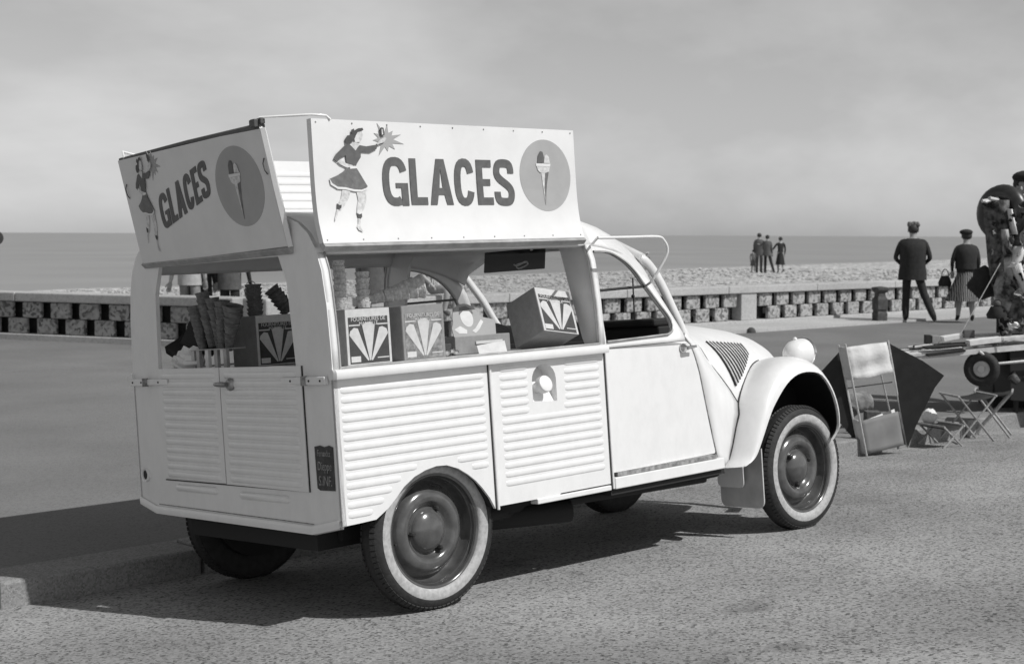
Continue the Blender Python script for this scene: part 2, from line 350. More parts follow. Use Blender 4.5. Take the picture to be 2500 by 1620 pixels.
# ================================================================== THE VAN (body frame: x forward from rear axle, y left, z up)
MBODY = Matrix(((0.999839, -0.00004234, -0.01794384), (0.00149457, 0.99671898, 0.08092614), (0.01788154, -0.08093993, 0.99655857)))
OB = Vector((0.00045, 0.02387, 0.30908))
van = thing('ice_cream_van', 'white corrugated ice cream van with sign boards on its roof, parked at the kerb', 'van')
van.matrix_world = Matrix.Translation(OB) @ MBODY.to_4x4() @ Matrix.Translation((0, 0, -0.31))
HW = 0.74
SEC = [(.74, .93), (.738, 1.05), (.73, 1.2), (.712, 1.332), (.681, 1.416), (.641, 1.473), (.578, 1.518), (.503, 1.545), (.35, 1.575), (.18, 1.592), (0, 1.598)]
def sec_y(z): return interp([(z_, y_) for y_, z_ in SEC], z)

def rib(b, x0, x1, z, fn, w=0.0130, h=0.0044, mi=0):
    """pressed half-round rib between u=x0 and u=x1; fn(u,z,out) maps to 3D"""
    n = 6; e = 0.018; us = [x0, x0 + e * .3, x0 + e, x1 - e, x1 - e * .3, x1]; k = [0.05, .6, 1, 1, .6, 0.05]
    rows = [[fn(u, z + math.cos(math.pi * j / n) * -w * (0.5 + 0.5 * kk), math.sin(math.pi * j / n) * h * kk - 0.0006) for j in range(n + 1)] for u, kk in zip(us, k)]
    b.grid(rows, mi)
def side_fn(u, v, d): return Vector((u, -HW + d, v))        # d into the body
def side_out(u, z, o): return Vector((u, -HW - o, z))
ARCH = [(-.324, .399), (-.264, .433), (-.222, .468), (-.183, .503), (-.13, .534), (-.075, .552), (-.02, .561), (.033, .558), (.09, .538), (.138, .509), (.178, .478), (.21, .445), (.245, .402), (.271, .355)]
RIBZ = [0.888 - i * 0.0352 for i in range(14)]
def arch_clear(z):
    """x-range blocked by the wheel arch at height z"""
    L_ = [p for p in ARCH if p[0] <= -.02]; R_ = [p for p in ARCH if p[0] >= -.02]
    if z > 0.595: return None
    zz = min(z - 0.022, 0.561)
    return interp([(p[1], p[0]) for p in L_], zz) - 0.03, interp([(p[1], p[0]) for p in reversed(R_)], zz) + 0.03
b = MB()
b.prism([[(-.479, .93), (-.479, .394), (-.40, .396)] + ARCH + [(.274, .93)]], side_fn, 0.012)
for z in RIBZ:
    c = arch_clear(z)
    if c is None: rib(b, -.452, .252, z, side_out)
    else:
        rib(b, -.452, c[0], z, side_out)
        if .252 - c[1] > 0.05: rib(b, c[1], .252, z, side_out)
rear_q = b
b.build('rear_quarter_panel', WHITE, van, smooth=50); b.mirror_y().build('rear_quarter_panel', WHITE, van, smooth=50)
# front half panel with fuel filler
def fuel_loop(n=10): return [(.652, .752), (.652, .845)] + [(.583 + .069 * math.cos(a), .845 + .066 * math.sin(a)) for a in [math.pi * i / n for i in range(1, n)]] + [(.514, .845), (.514, .762)]
b = MB(); b.prism([[(.292, .93), (.292, .362), (.50, .362), (.52, .35), (.62, .35), (.64, .368), (.942, .368), (.942, .93)], fuel_loop()], side_fn, 0.012)
FZ = [0.906 - i * 0.0354 for i in range(14)]
for i, z in enumerate(FZ):
    if i < 6: rib(b, .335, .492, z, side_out)
    if i < 5: rib(b, .700, .915, z, side_out)
    if i == 5: rib(b, .690, .915, z, side_out)
    if i > 5: rib(b, .335, .915, z, side_out)
b.build('front_half_panel', WHITE, van, smooth=50)
b2 = MB(); b2.prism([[(.292, .93), (.292, .362), (.942, .362), (.942, .93)]], side_fn, 0.012)
for z in FZ: rib(b2, .335, .915, z, side_out)
b2.mirror_y().build('front_half_panel', WHITE, van, smooth=50)
b = MB(); lp = fuel_loop(); dep = lambda z: 0.004 + 0.075 * max(0, min(1, (z - .752) / .15))
n = len(lp); vs = [Vector((u, -HW + .011, v)) for u, v in lp] + [Vector((u * .94 + .583 * .06, -HW + .012 + dep(v), v)) for u, v in lp]
b.add(vs, [(i, (i + 1) % n, (i + 1) % n + n, i + n) for i in range(n)] + [tuple(range(n, 2 * n))])
rec = b.build('filler_recess', WHITE, van, smooth=40)
cm = Matrix.Translation((.578, -HW + .03, .815)) @ Matrix.Rotation(R(72), 4, 'X') @ Matrix.Rotation(R(0), 4, 'Y')
b = MB(); b.lathe([(0, .052), (.028, .052), (.034, .049), (.036, .044), (.036, .022), (.024, .018), (.022, -.02)], 24, 0, cm); b.build('filler_cap', WHITE, rec, smooth=40)
# seam beads, belt ledge, sill
b = MB(); b.tube([(.283, -HW - .004, .35), (.283, -HW - .004, .932)], 0.0065, 8); b.build('seam_bead', WHITE, van, smooth=60)
for q in ((.272, .278, -HW - .004, -HW + .02, .355, .93), (.2895, .2935, -HW - .001, -HW + .02, .362, .93), (.9425, .9525, -HW - .001, -HW + .02, .345, .945)): b = MB(); b.bx(*q); b.build('panel_gap', SEAM, van)
b = MB(); b.tube([(.955, -HW - .003, .345), (.955, -HW - .003, .945)], 0.005, 8); b.build('door_edge_bead', WHITE, van, smooth=60)
b = MB()
rows = []
for x, f in ((-.490, .55), (-.484, .9), (-.47, 1), (.946, 1)):
    rows.append([Vector((x, -HW + .012, .966)), Vector((x, -HW - .022 * f, .968)), Vector((x, -HW - .033 * f, .963)), Vector((x, -HW - .036 * f, .955)), Vector((x, -HW - .036 * f, .938)), Vector((x, -HW - .032 * f, .931)), Vector((x, -HW + .012, .930))])
b.grid(rows, close=True); b.add(rows[0], [tuple(range(7))]); b.add(rows[-1], [tuple(range(6, -1, -1))])
b.build('belt_ledge', WHITE, van, smooth=35); b.mirror_y().build('belt_ledge', WHITE, van, smooth=35)
b = MB(); b.bx(.96, 1.70, -HW - .012, -HW + .05, .342, .392); b.build('sill', WHITE, van, bevel=.004)
b = MB(); b.bx(.985, 1.655, -HW - .004, -HW + .03, .394, .411); b.build('sill_shade_band', GREYW, van)  # grey band painting the shadow under the door's bottom edge
b = MB(); b.bx(.50, .94, -HW - .006, -HW + .04, .340, .362); b.build('step_flange', WHITE, van, bevel=.004)
# ---------------- rear face
XR = -.479
def rear_fn(u, v, d): return Vector((XR + d, u, v))
def rear_out(u, z, o): return Vector((XR - .006 - o, u, z))
half = [(y, z) for y, z in SEC]
outl = [(-.74, .93)] + [(-y, z) for y, z in half[1:]] + [(y, z) for y, z in reversed(half[1:-1])] + [(.74, .93), (.74, .405), (.60, .372), (-.56, .362), (-.74, .394)]
hole = [(-.515, .525), (.500, .532), (.500, .985), (.516, .985), (.500, 1.30), (.455, 1.415), (-.44, 1.40), (-.485, 1.30), (-.510, .985), (-.515, .985)]
b = MB(); b.prism([outl, hole], rear_fn, 0.018); b.build('rear_frame', WHITE, van)
# rolled lower lip
b = MB()
lipp = [(-.735, .400), (-.555, .366), (.60, .376), (.735, .410)]
rows = [[Vector((XR + .012, y, z)), Vector((XR - .006, y, z + .02)), Vector((XR - .012, y, z + .008)), Vector((XR - .010, y, z - .012)), Vector((XR + .008, y, z - .016))] for y, z in lipp]
b.grid(rows, close=True); b.build('rear_lip', WHITE, van, smooth=50)
b = MB(); b.tube([(XR - .0005, -.56, .392), (XR - .0005, .585, .404)], .0022, 6); b.build('lip_crease', GREYW, van)
for (y0, y1, nm) in ((.020, -.548, 'right'), (.512, .026, 'left')):
    b = MB(); z0 = .516 if nm == 'right' else .524
    b.prism([[(y0, z0), (y1, z0 - .004), (y1, .985), (y0, .985)]], lambda u, v, d: Vector((XR - .007 + d, u, v)), 0.014)
    a0, a1 = max(y0, y1) - .03, min(y0, y1) + .03
    for i in range(13): rib(b, a1, a0, .953 - i * .0345, lambda u, z, o: Vector((XR - .007 - o, u, z)), w=.0135, h=.0065)
    d_ = b.build('rear_door', WHITE, van, smooth=50)
for q in ((XR - .004, XR + .002, -.553, -.5485, .512, .985), (XR - .004, XR + .002, .0205, .0255, .52, .985), (XR - .003, XR + .002, -.548, .512, .511, .5155)): b = MB(); b.bx(*q); b.build('rear_door_gap', SEAM, van)
for (y0, y1, z) in ((.43, .10, .484), (-.065, -.41, .476)):
    b = MB(); rib(b, y1, y0, z, lambda u, z, o: Vector((XR - o, u, z)), w=.016, h=.014); b.build('rear_pressing', WHITE, van, smooth=60)
# hinges and handle
for ya, yb, yc in ((.735, .60, .425), (-.715, -.585, -.43)):
    b = MB(); s = 1 if ya > 0 else -1
    lo, hi = min(ya, yc), max(ya, yc)
    b.bx(XR - .022, XR - .002, min(ya, yb), max(ya, yb), .914, .944); b.bx(XR - .018, XR - .010, min(yb, yc), max(yb, yc), .917, .942)
    h_ = b.build('strap_hinge', WHITE, van, bevel=.003)
    b = MB(); b.tube([(XR - .021, yb, .912), (XR - .021, yb, .947)], .013, 10); b.build('hinge_knuckle', GREYW, h_, smooth=50)
    for p in ((XR - .022, ya + (yb - ya) * .2, .929), (XR - .022, ya + (yb - ya) * .75, .929), (XR - .018, yb + (yc - yb) * .6, .929)): b = MB(); b.sphere(p, .0045, 8, 6); b.build('screw', SEAM, h_)
b = MB(); mx_ = Matrix.Translation((XR - .008, -.062, .918)) @ Matrix.Rotation(R(-90), 4, 'Y')
b.lathe([(0, .018), (.018, .016), (.026, .006), (.026, 0), (0, 0)], 20, 0, mx_); hd = b.build('rear_handle', STEEL, van, smooth=40)
b = MB(); b.tube([(XR - .030, -.062, .918), (XR - .034, -.03, .919), (XR - .032, .012, .919), (XR - .028, .030, .920)], [.010, .011, .009, .006], 8); b.build('lever', STEEL, hd, smooth=60)
b = MB(); b.lathe([(0, .004), (.020, .004), (.022, .010), (.029, .012), (.031, .004), (.031, -.004)], 24, 0, Matrix.Translation((XR, .679, .527)) @ Matrix.Rotation(R(-90), 4, 'Y')); pl_ = b.build('round_lamp_socket', WHITE, van, smooth=50)
b = MB(); b.lathe([(0, .0055), (.021, .0052)], 24, 0, Matrix.Translation((XR, .679, .527)) @ Matrix.Rotation(R(-90), 4, 'Y')); b.build('lamp_opening', SEAM, pl_)
# owner plate
PLATE = mat('owner_plate', 0.055, .7, .35, 40); PTXT = mat('owner_plate_lettering', 0.30, .8, .3, 60)
b = MB(); b.prism([[(-.603, .530), (-.600, .684), (-.632, .689), (-.66, .684), (-.69, .690), (-.714, .684), (-.712, .524), (-.62, .522)]], lambda u, v, d: Vector((XR - .004 + d, u, v)), 0.005)
plate = b.build('owner_plate', PLATE, van)
def text(name, s, parent, M, size, m, depth=0.0006, sx=1.0, align='CENTER', shear=0.0):
    c = bpy.data.curves.new(name, 'FONT'); c.body = s; c.size = size; c.extrude = depth; c.align_x = align; c.align_y = 'CENTER'; c.shear = shear; c.resolution_u = 3
    o = bpy.data.objects.new(name, c); COL.objects.link(o); bpy.context.view_layer.update()
    me = bpy.data.meshes.new_from_object(o.evaluated_get(bpy.context.evaluated_depsgraph_get())); bpy.data.objects.remove(o)
    me.transform(M @ Matrix.Diagonal((sx, 1, 1, 1))); me.materials.clear(); me.materials.append(m)
    q = bpy.data.objects.new(name, me); COL.objects.link(q); q.parent = parent; return q
REARM = Matrix(((0, 0, -1, 0), (-1, 0, 0, 0), (0, 1, 0, 0), (0, 0, 0, 1)))     # text facing the rear
for s, z, sz, sx in (('Fernandez', .660, .034, .58), ('Dieppe', .612, .046, .66), ('S.INF.', .557, .052, .68)):
    text('plate_lettering', s, plate, Matrix.Translation((XR - .0052, -.657, z)) @ REARM, sz, PTXT, sx=sx, shear=.15)
# ---------------- upper body: roof shell, corner strips, bulkhead hoop
RS = [(.690, 1.398)] + SEC[4:]
full = [(-y, z) for y, z in RS] + [(y, z) for y, z in reversed(RS[:-1])]
def shell(x, yk, zt, dz=0):
    h = (zt - .93) / (1.598 - .93); return [Vector((x, y * yk, .93 + (z - .93) * h)) for y, z in full]
b = MB(); b.grid([shell(x, 1, 1.598) for x in (-.478, -.3, 0, .3, .6, .9, .955)]); b.build('roof', WHITE, van, smooth=50, solid=.022)
b = MB(); b.grid([shell(.957, 1, 1.596), shell(1.04, .985, 1.585), shell(1.14, .965, 1.558), shell(1.24, .94, 1.518), shell(1.31, .92, 1.475), shell(1.365, .905, 1.435)]); b.build('cab_roof', WHITE, van, smooth=50, solid=.022)
for s in (-1, 1):
    b = MB(); zz = [.965, 1.05, 1.15, 1.25, 1.332, 1.38, 1.40]
    b.grid([[Vector((x, s * (sec_y(z) + .0015), z)) for z in zz] for x in (-.475, -.446)]); b.build('corner_pillar_edge', WHITE, van, smooth=50, solid=.02)
    b = MB(); b.grid([[Vector((x, s * (sec_y(z) + .0025), z)) for z in zz] for x in (.926, .958)]); b.build('centre_pillar_edge', WHITE, van, smooth=50, solid=.02)
    b = MB(); b.tube([(-.444, s * (sec_y(z) + .003), z) for z in zz], .004, 6); b.tube([(.924, s * (sec_y(z) + .003), z) for z in zz], .004, 6)
    b.tube([(-.444, s * (HW + .002), .972), (.924, s * (HW + .002), .972)], .004, 6); b.build('window_channel', RAIL, van, smooth=60)
    b = MB(); b.grid([[Vector((x, s * (sec_y(z) - .012), z)) for z in zz] for x in (-.445, .926)]); b.build('window_pane', GLASS, van, smooth=60)
ho = [(-.735, .93)] + [(-y + .006, z - .012) for y, z in SEC[1:]] + [(y - .006, z - .012) for y, z in reversed(SEC[1:-1])] + [(.735, .93)]
hi = [(.66, .94), (.632, 1.0), (.565, 1.25), (.53, 1.38), (.48, 1.43), (-.48, 1.43), (-.53, 1.38), (-.565, 1.25), (-.632, 1.0), (-.66, .94)]
b = MB(); b.prism([ho + hi], lambda u, v, d: Vector((.932 + d, u, v)), .016); b.build('bulkhead_hoop', WHITE, van)
b = MB(); b.bx(.934, .946, -.735, .735, .40, .925); b.build('bulkhead_panel', INTER, van)
# ---------------- interior
b = MB(); b.bx(-.455, .93, -.468, .468, .393, .41); b.build('load_floor', BLACK, van)
b = MB(); b.bx(-.455, .925, -.722, -.36, .945, .968); b.bx(-.455, .925, .12, .722, .945, .968); b.bx(-.455, -.30, -.36, .12, .945, .968); b.bx(-.455, .925, -.362, -.35, .55, .945); b.build('counter', COUNTER, van)
b = MB(); b.bx(1.44, 1.60, -.60, .60, 1.02, 1.055); b.bx(1.47, 1.60, -.60, .60, .80, 1.02); b.bx(1.40, 1.60, -.62, .62, .92, .965); b.build('dashboard', BLACK, van, bevel=.01)
b = MB(); b.torus((1.34, .30, .90), .19, .011, Matrix.Rotation(R(62), 3, 'Y'), 28, 8); b.tube([(1.34, .30, .90), (1.5, .30, .80)], .014, 8); b.build('steering_wheel', BLACK, van, smooth=60)
b = MB(); b.box((1.20, .055, 1.372), (.012, .40, .10), Matrix.Rotation(R(8), 3, 'Y') @ Matrix.Rotation(R(3), 3, 'Z')); vis = b.build('sun_visor', BLACK, van, bevel=.003)
b = MB(); b.tube(crom([(1.191, .05, 1.352), (1.191, .02, 1.345), (1.191, -.03, 1.362), (1.191, -.05, 1.350), (1.191, -.02, 1.338), (1.191, .02, 1.332), (1.191, .03, 1.35), (1.191, -.04, 1.358)], 4), .0035, 5); b.build('sticker', PAPER, vis)
b = MB(); b.sphere((1.188, -.085, 1.415), .01, 8, 6); b.build('visor_clip', CHROME, vis, smooth=60)
b = MB(); b.tube([(1.5, -.425, 1.05), (1.5, -.43, 1.25)], .0035, 6); b.sphere((1.5, -.425, 1.165), .009, 8, 6); b.build('wiper_arm', BLACK, van)
for s in (-1, 1):
    b = MB(); b.bx(1.05, 1.14, s * .32 - .24, s * .32 + .24, .46, .90); b.bx(1.05, 1.45, s * .32 - .24, s * .32 + .24, .46, .56); b.build('seat', BLACK, van, bevel=.03)
# ---------------- cab: door, window, pillars
def cab_y(x, z):
    k = max(0, min(1, (z - .95) / .45)); return HW - .002 - (HW - .690) * k ** 1.4 - max(0, x - .95) * .16 * min(1, k * 1.6) - max(0, x - 1.35) * .10 * (1 if z > .3 else 0)
def cab_fn(u, v, d): return Vector((u, -cab_y(u, v) + d, v))
DF = [(1.512, .962), (1.545, .93), (1.571, .885), (1.592, .835), (1.608, .788), (1.624, .72), (1.639, .657), (1.658, .58), (1.678, .5), (1.70, .42), (1.722, .342)]
b = MB(); lower = [(.958, .412), (.958, .944)] + [(1.2, .945), (1.40, .946), (1.505, .947)] + [(x - .006, z) for x, z in DF[1:-1]] + [(1.69, .412), (1.35, .412), (1.15, .412)]
b.prism([lower], cab_fn, .014); door = b.build('cab_door', WHITE, van, smooth=30); b.mirror_y().build('cab_door', WHITE, van, smooth=30)
win = crom([(.972, 1.368), (1.05, 1.367), (1.113, 1.357), (1.18, 1.332), (1.233, 1.302), (1.28, 1.262), (1.327, 1.208), (1.392, 1.122), (1.437, 1.058), (1.441, 1.025), (1.425, .998), (1.385, .984)], 3) + [Vector((1.2, .980)), Vector((.972, .976))]
oute = crom([(.958, 1.402), (1.05, 1.403), (1.14, 1.393), (1.215, 1.368), (1.28, 1.335), (1.33, 1.30), (1.385, 1.235), (1.445, 1.125), (1.487, 1.035), (1.502, 1.0), (1.51, .975), (1.508, .9495)], 3) + [Vector((1.2, .9485)), Vector((.958, .9475))]
def loopgrid(A, B, rows, fn, bld):
    bld.grid([[fn(a[0] + (c[0] - a[0]) * r_, a[1] + (c[1] - a[1]) * r_, 0) for a, c in zip(A, B)] for r_ in rows], close=True)
b = MB(); loopgrid(win, oute, (0, .12, .3, .6, 1), lambda u, v, d: cab_fn(u, v, d), b)
b.build('door_window_frame', WHITE, van, smooth=60, solid=.016); b.mirror_y().build('door_window_frame', WHITE, van, smooth=60, solid=.016)
b = MB(); b.tube([cab_fn(p[0], p[1], -.004) for p in win], .0055, 6, False); ru = b.build('window_rubber', RAIL, van, smooth=60); b.mirror_y().build('window_rubber', RAIL, van, smooth=60)
b = MB(); b.tube([cab_fn(.975, 1.198, .008), cab_fn(1.33, 1.206, .008)], .006, 6); b.build('window_rail', SEAM, van); b.mirror_y().build('window_rail', SEAM, van)
# lower pane swung up and out
FL = [(.965, 1.405, -.695), (1.165, 1.408, -.86), (1.20, 1.395, -.86), (1.225, 1.365, -.86), (1.228, 1.335, -.85), (1.215, 1.29, -.82), (1.30, 1.213, -.705)]
fp = crom([(.80, 1.418, -.845), (1.0, 1.417, -.85), (1.165, 1.416, -.855), (1.205, 1.40, -.855), (1.23, 1.365, -.852), (1.228, 1.325, -.84), (1.20, 1.25, -.80), (1.19, 1.222, -.78)], 4)
fp = [Vector((p.x + .045, p.z + .0, p.y)) for p in fp]
b = MB(); b.tube(fp, .0065, 8); b.tube([fp[0], Vector((.96, -.70, 1.40))], .006, 6); b.tube([fp[-1], Vector((1.325, -.672, 1.21))], .006, 6); b.build('raised_window_flap_frame', WHITE, van, smooth=60)
b = MB(); b.add([fp[0]] + fp[1:] , [tuple(range(len(fp)))]); b.build('raised_window_flap_pane', GLASS, van)
# door handle
b = MB(); b.lathe([(0, .028), (.010, .028), (.012, .02), (.018, .008), (.022, .004), (.022, 0)], 18, 0, Matrix.Translation((1.485, -cab_y(1.485, .915) - .001, .915)) @ Matrix.Rotation(R(90), 4, 'X')); h_ = b.build('door_handle', CHROME, van, smooth=50)
b = MB(); b.tube([(1.485, -cab_y(1.485, .915) - .026, .915), (1.545, -cab_y(1.5, .915) - .03, .919)], [.009, .006], 8); b.build('lever', CHROME, h_, smooth=60)
# windscreen pillars, screen
for s in (-1, 1):
    P = crom([(1.35, s * .622, 1.338), (1.385, s * .628, 1.312), (1.43, s * .630, 1.265), (1.49, s * .625, 1.19), (1.56, s * .62, 1.08), (1.625, s * .612, .985), (1.665, s * .61, .925)], 4)
    b = MB(); b.tube(P, [.010, .014] + [.017] * (len(P) - 2), 10, flat=1.3); b.build('windscreen_pillar', WHITE, van, smooth=60)
    P2 = [Vector((p.x - .012, p.y - s * -.0, p.z - .018)) for p in P]
b = MB(); b.tube([(1.365, -.62, 1.335), (1.375, -.45, 1.41), (1.38, 0, 1.428), (1.375, .45, 1.41), (1.365, .62, 1.335)], .022, 8); b.build('windscreen_header', WHITE, van, smooth=60)
b = MB(); b.grid([[Vector((1.375, y, z)) for y, z in ((-.6, 1.33), (-.42, 1.405), (0, 1.42), (.42, 1.405), (.6, 1.33))], [Vector((1.63, y, 1.0)) for y in (-.6, -.42, 0, .42, .6)]]); b.build('windscreen_pane', GLASS, van)
# ---------------- scuttle, hood, wings
HT = [(1.56, .625, 1.015, .86), (1.68, .605, 1.028, .85), (1.8, .598, 1.026, .80), (2.0, .585, 1.018, .62), (2.1, .562, 1.010, .61), (2.2, .530, 1.002, .60), (2.45, .45, .966, .60), (2.6, .40, .932, .59), (2.7, .36, .896, .58), (2.8, .31, .840, .57), (2.87, .26, .775, .56), (2.92, .20, .69, .54), (2.94, .17, .62, .52)]
def ht(x): return [interp([(r_[0], r_[k]) for r_ in HT], x) for k in (1, 2, 3)]
PW = 2.7
def hood_y(x, z):
    w_, zt, zb = ht(x); q = max(0, min(1, (z - zb) / (zt - zb))); return w_ * (1 - q ** PW) ** (1 / PW)
def hood_row(x, n=40):
    w_, zt, zb = ht(x); r_ = []
    for i in range(n + 1):
        a = math.pi * i / n; c, s_ = math.cos(a), math.sin(a)
        r_.append(Vector((x, -math.copysign(abs(c) ** (2 / PW), c) * w_, zb + (zt - zb) * s_ ** (2 / PW))))
    return r_
b = MB(); b.grid([hood_row(x) for x in [1.56 + .025 * i for i in range(55)] + [2.925, 2.94]]); hood = b.build('bonnet', WHITE, van, smooth=50)
b = MB(); b.prism([[(-.17, .52), (.17, .52), (.2, .70), (.1, .79), (-.1, .79), (-.2, .70)]], lambda u, v, d: Vector((2.93 + d * 0 + (.72 - v) * .02 - d, u, v)), .03)
for i in range(8): b.bx(2.935, 2.95, -.16, .16, .54 + i * .03, .552 + i * .03)
b.build('grille', STEEL, van)
b = MB(); b.tube([(2.80, -.44, .42), (2.94, -.36, .42), (2.98, 0, .42), (2.94, .36, .42), (2.80, .44, .42)], .03, 8); b.build('front_bumper', WHITE, van, smooth=60)
lv = MB(); lw = MB()
for i in range(11):
    t = i / 10; a = Vector((1.922, .923)).lerp(Vector((2.300, .889)), t); e = Vector((2.030, .698)).lerp(Vector((2.302, .832)), t)
    P = []; Q = []
    for k in range(7):
        q = a.lerp(e, k / 6); y = hood_y(q.x, q.y)
        P.append(Vector((q.x, -y - .006, q.y))); Q.append(Vector((q.x + .0075, -hood_y(q.x + .0075, q.y + .006) - .008, q.y + .006)))
    lv.tube(P, .0052, 6); lw.tube([p + Vector((.004, 0, .002)) for p in Q], .0022, 6)
lo_ = lv.build('louvre_slot', SEAM, hood); lw.build('louvre_lip', WHITE, hood, smooth=60)
# cowl side between door, bonnet seam and wing
A = [(x + .004, z) for x, z in DF] ; A = [(1.535, .985)] + A
Bp = [(1.62, .975, .60), (1.70, .955, .585), (1.765, .898, .592), (1.83, .822, .588), (1.90, .752, .592), (1.97, .682, .590), (2.037, .613, .580), (2.012, .56, .600), (1.977, .502, .606), (1.945, .425, .608), (1.905, .349, .612), (1.859, .317, .614)]
b = MB()
def cowl_pt(a, c, r_):
    x = a[0] + (c[0] - a[0]) * r_; z = a[1] + (c[1] - a[1]) * r_; ya = cab_y(a[0], a[1]); yb = c[2]
    return Vector((x, -(ya + (yb - ya) * (r_ ** 1.5)), z))
b.grid([[cowl_pt(a, c, r_) for a, c in zip(A, Bp)] for r_ in (0, .2, .4, .6, .8, 1)])
b.build('cowl_side', WHITE, van, smooth=60, solid=.012); b.mirror_y().build('cowl_side', WHITE, van, smooth=60, solid=.012)
b = MB(); b.tube([Vector((x, -y - .002, z)) for x, z, y in Bp[1:8]], .0026, 6); b.build('bonnet_seam', SEAM, van)
b = MB(); b.tube([cab_fn(x + .001, z, .002) for x, z in DF], .0038, 6); b.build('door_shut_line', GREYW, van)
FEN = [  # lip (x,z) ; crown (x,z,y) ; inner (x,z,y)
 ((1.868, .331), (1.862, .322, .70), (1.857, .318, .615)), ((1.925, .352), (1.905, .362, .715), (1.898, .352, .613)), ((1.965, .385), (1.938, .425, .722), (1.94, .425, .61)), ((2.02, .465), (1.985, .52, .722), (1.977, .503, .606)),
 ((2.07, .540), (2.025, .60, .72), (2.010, .560, .602)), ((2.12, .602), (2.07, .672, .715), (2.037, .613, .580)), ((2.22, .688), (2.16, .775, .70), (2.105, .686, .556)), ((2.317, .730), (2.28, .838, .67), (2.263, .767, .486)),
 ((2.423, .734), (2.42, .848, .655), (2.397, .793, .430)), ((2.517, .708), (2.55, .815, .655), (2.515, .785, .370)), ((2.596, .621), (2.67, .725, .665), (2.60, .69, .30)), ((2.635, .515), (2.745, .61, .67), (2.70, .57, .30)),
 ((2.629, .428), (2.765, .48, .67), (2.72, .45, .33)), ((2.575, .378), (2.70, .39, .68), (2.68, .385, .36))]
b = MB(); rows = []; li = []
Ls = crom([(l[0], l[1], 0) for l, k, i in FEN], 3); Ks = crom([k for l, k, i in FEN], 3); Is = crom([i for l, k, i in FEN], 3)
for l, k, i in zip(Ls, Ks, Is):
    Lp = Vector((l.x, -.742, l.y)); Kp = Vector((k.x, -k.z - .035, k.y + .004)); Ip = Vector((i.x, -i.z, i.y)); row = [Vector((l.x, -.728, l.y)), Lp]
    for q in range(1, 11): t = q / 10; row.append(Lp * (1 - t) ** 2 + Kp * 2 * t * (1 - t) + Ip * t * t)
    rows.append(row)
    cx, cz = 2.36, .47
    li.append([Vector((cx + (p.x - cx) * .975, p.y + (.006 if j else 0) + (.004 * j), cz + (p.z - cz) * .965)) for j, p in enumerate(row)])
b.grid(rows); b.build('front_wing', WHITE, van, smooth=60); b.mirror_y().build('front_wing', WHITE, van, smooth=60)
b2 = MB(); b2.grid(li); b2.build('wing_shade_liner', BLACK, van, smooth=60); b2.mirror_y().build('wing_shade_liner', BLACK, van, smooth=60)  # added black sheet: underbody dark plus the shade inside the wing
b = MB(); b.bx(1.95, 2.72, -.44, -.42, .30, .70); b.bx(1.95, 2.72, .42, .44, .30, .70); b.bx(1.9, 2.6, -.42, .42, .28, .62); b.build('engine_bay', BLACK, van)
b = MB(); b.tube([rows[i][11] + Vector((0, -.003, .002)) for i in range(3, 26)], .004, 6); b.build('wing_seam', SEAM, van)
# headlamps
for s in (-1, 1):
    b = MB(); hm = Matrix.Translation((2.60, s * .545, .818)) @ Matrix.Rotation(R(90), 4, 'Y')
    b.lathe([(0, -.095), (.03, -.09), (.051, -.070), (.067, -.04), (.074, 0), (.075, .03), (.072, .042), (0, .042)], 28, 0, hm); hl = b.build('headlamp', WHITE, van, smooth=50)
    b = MB(); b.lathe([(0, .062), (.04, .056), (.068, .046), (.073, .043)], 28, 0, hm); b.build('lens', CHROME, hl, smooth=60)
    b = MB(); b.lathe([(.073, .03), (.080, .034), (.080, .046), (.072, .05)], 28, 0, hm); b.build('bezel', CHROME, hl, smooth=50)
    b = MB(); b.tube([(2.60, s * .545, .78), (2.60, s * .42, .74)], .02, 8); b.sphere((2.575, s * .545, .892), .011, 8, 6); b.build('bracket', WHITE, hl, smooth=60)
# mudflaps
for s in (-1, 1):
    def rr(x0, x1, z0, z1, r_): return [(x0 + r_ - r_ * math.cos(a), z0 + r_ - r_ * math.sin(a)) for a in [math.pi / 2 * i / 5 for i in range(6)]] + [(x1 - r_ + r_ * math.sin(a), z0 + r_ - r_ * math.cos(a)) for a in [math.pi / 2 * i / 5 for i in range(6)]] + [(x1, z1), (x0, z1)]
    b = MB(); b.prism([rr(-.715, -.452, .105, .395, .035)], lambda u, v, d: Vector((2.02 + d + .04 * (u + .58) ** 2, -s * u, v)), .008); mf = b.build('mudflap', FLAP, van)
    b = MB(); b.prism([rr(-.622, -.462, .205, .33, .025)], lambda u, v, d: Vector((1.990 + d, -s * u, v)), .008); b.build('mudflap_plate', WHITE, mf)
# underside
b = MB(); b.bx(-.40, 2.3, -.46, .46, .27, .335); b.bx(.95, 1.72, -.73, .73, .315, .345); b.bx(-.46, .94, -.46, .46, .372, .392); b.build('chassis', BLACK, van)
for x0, x1 in ((0, .75), (2.4, 1.7)):
    for s in (-1, 1): b = MB(); b.tube([(x0, s * .52, .31), (x1, s * .40, .27)], .035, 8); b.build('suspension_arm', BLACK, van, smooth=60)
b = MB(); b.tube([(.9, -.5, .285), (1.7, -.62, .29)], .022, 8); b.build('exhaust_pipe', BLACK, van, smooth=60)
b = MB(); b.tube([(.4, -.3, .25), (.9, -.52, .245)], .05, 10); b.build('silencer', BLACK, van, smooth=60)
for s in (-1, 1): b = MB(); b.bx(-.31, .27, s * .47, s * .50, .30, .60); b.build('wheel_well_wall', BLACK, van)
for s in (-1, 1): b = MB(); b.grid([[Vector((x, y, z)) for x, z in [(-.33, .40), (-.25, .47), (-.13, .555), (0, .58), (.1, .56), (.2, .47), (.27, .36)]] for y in (s * .47, s * .725)]); b.build('rear_wheel_well', BLACK, van)
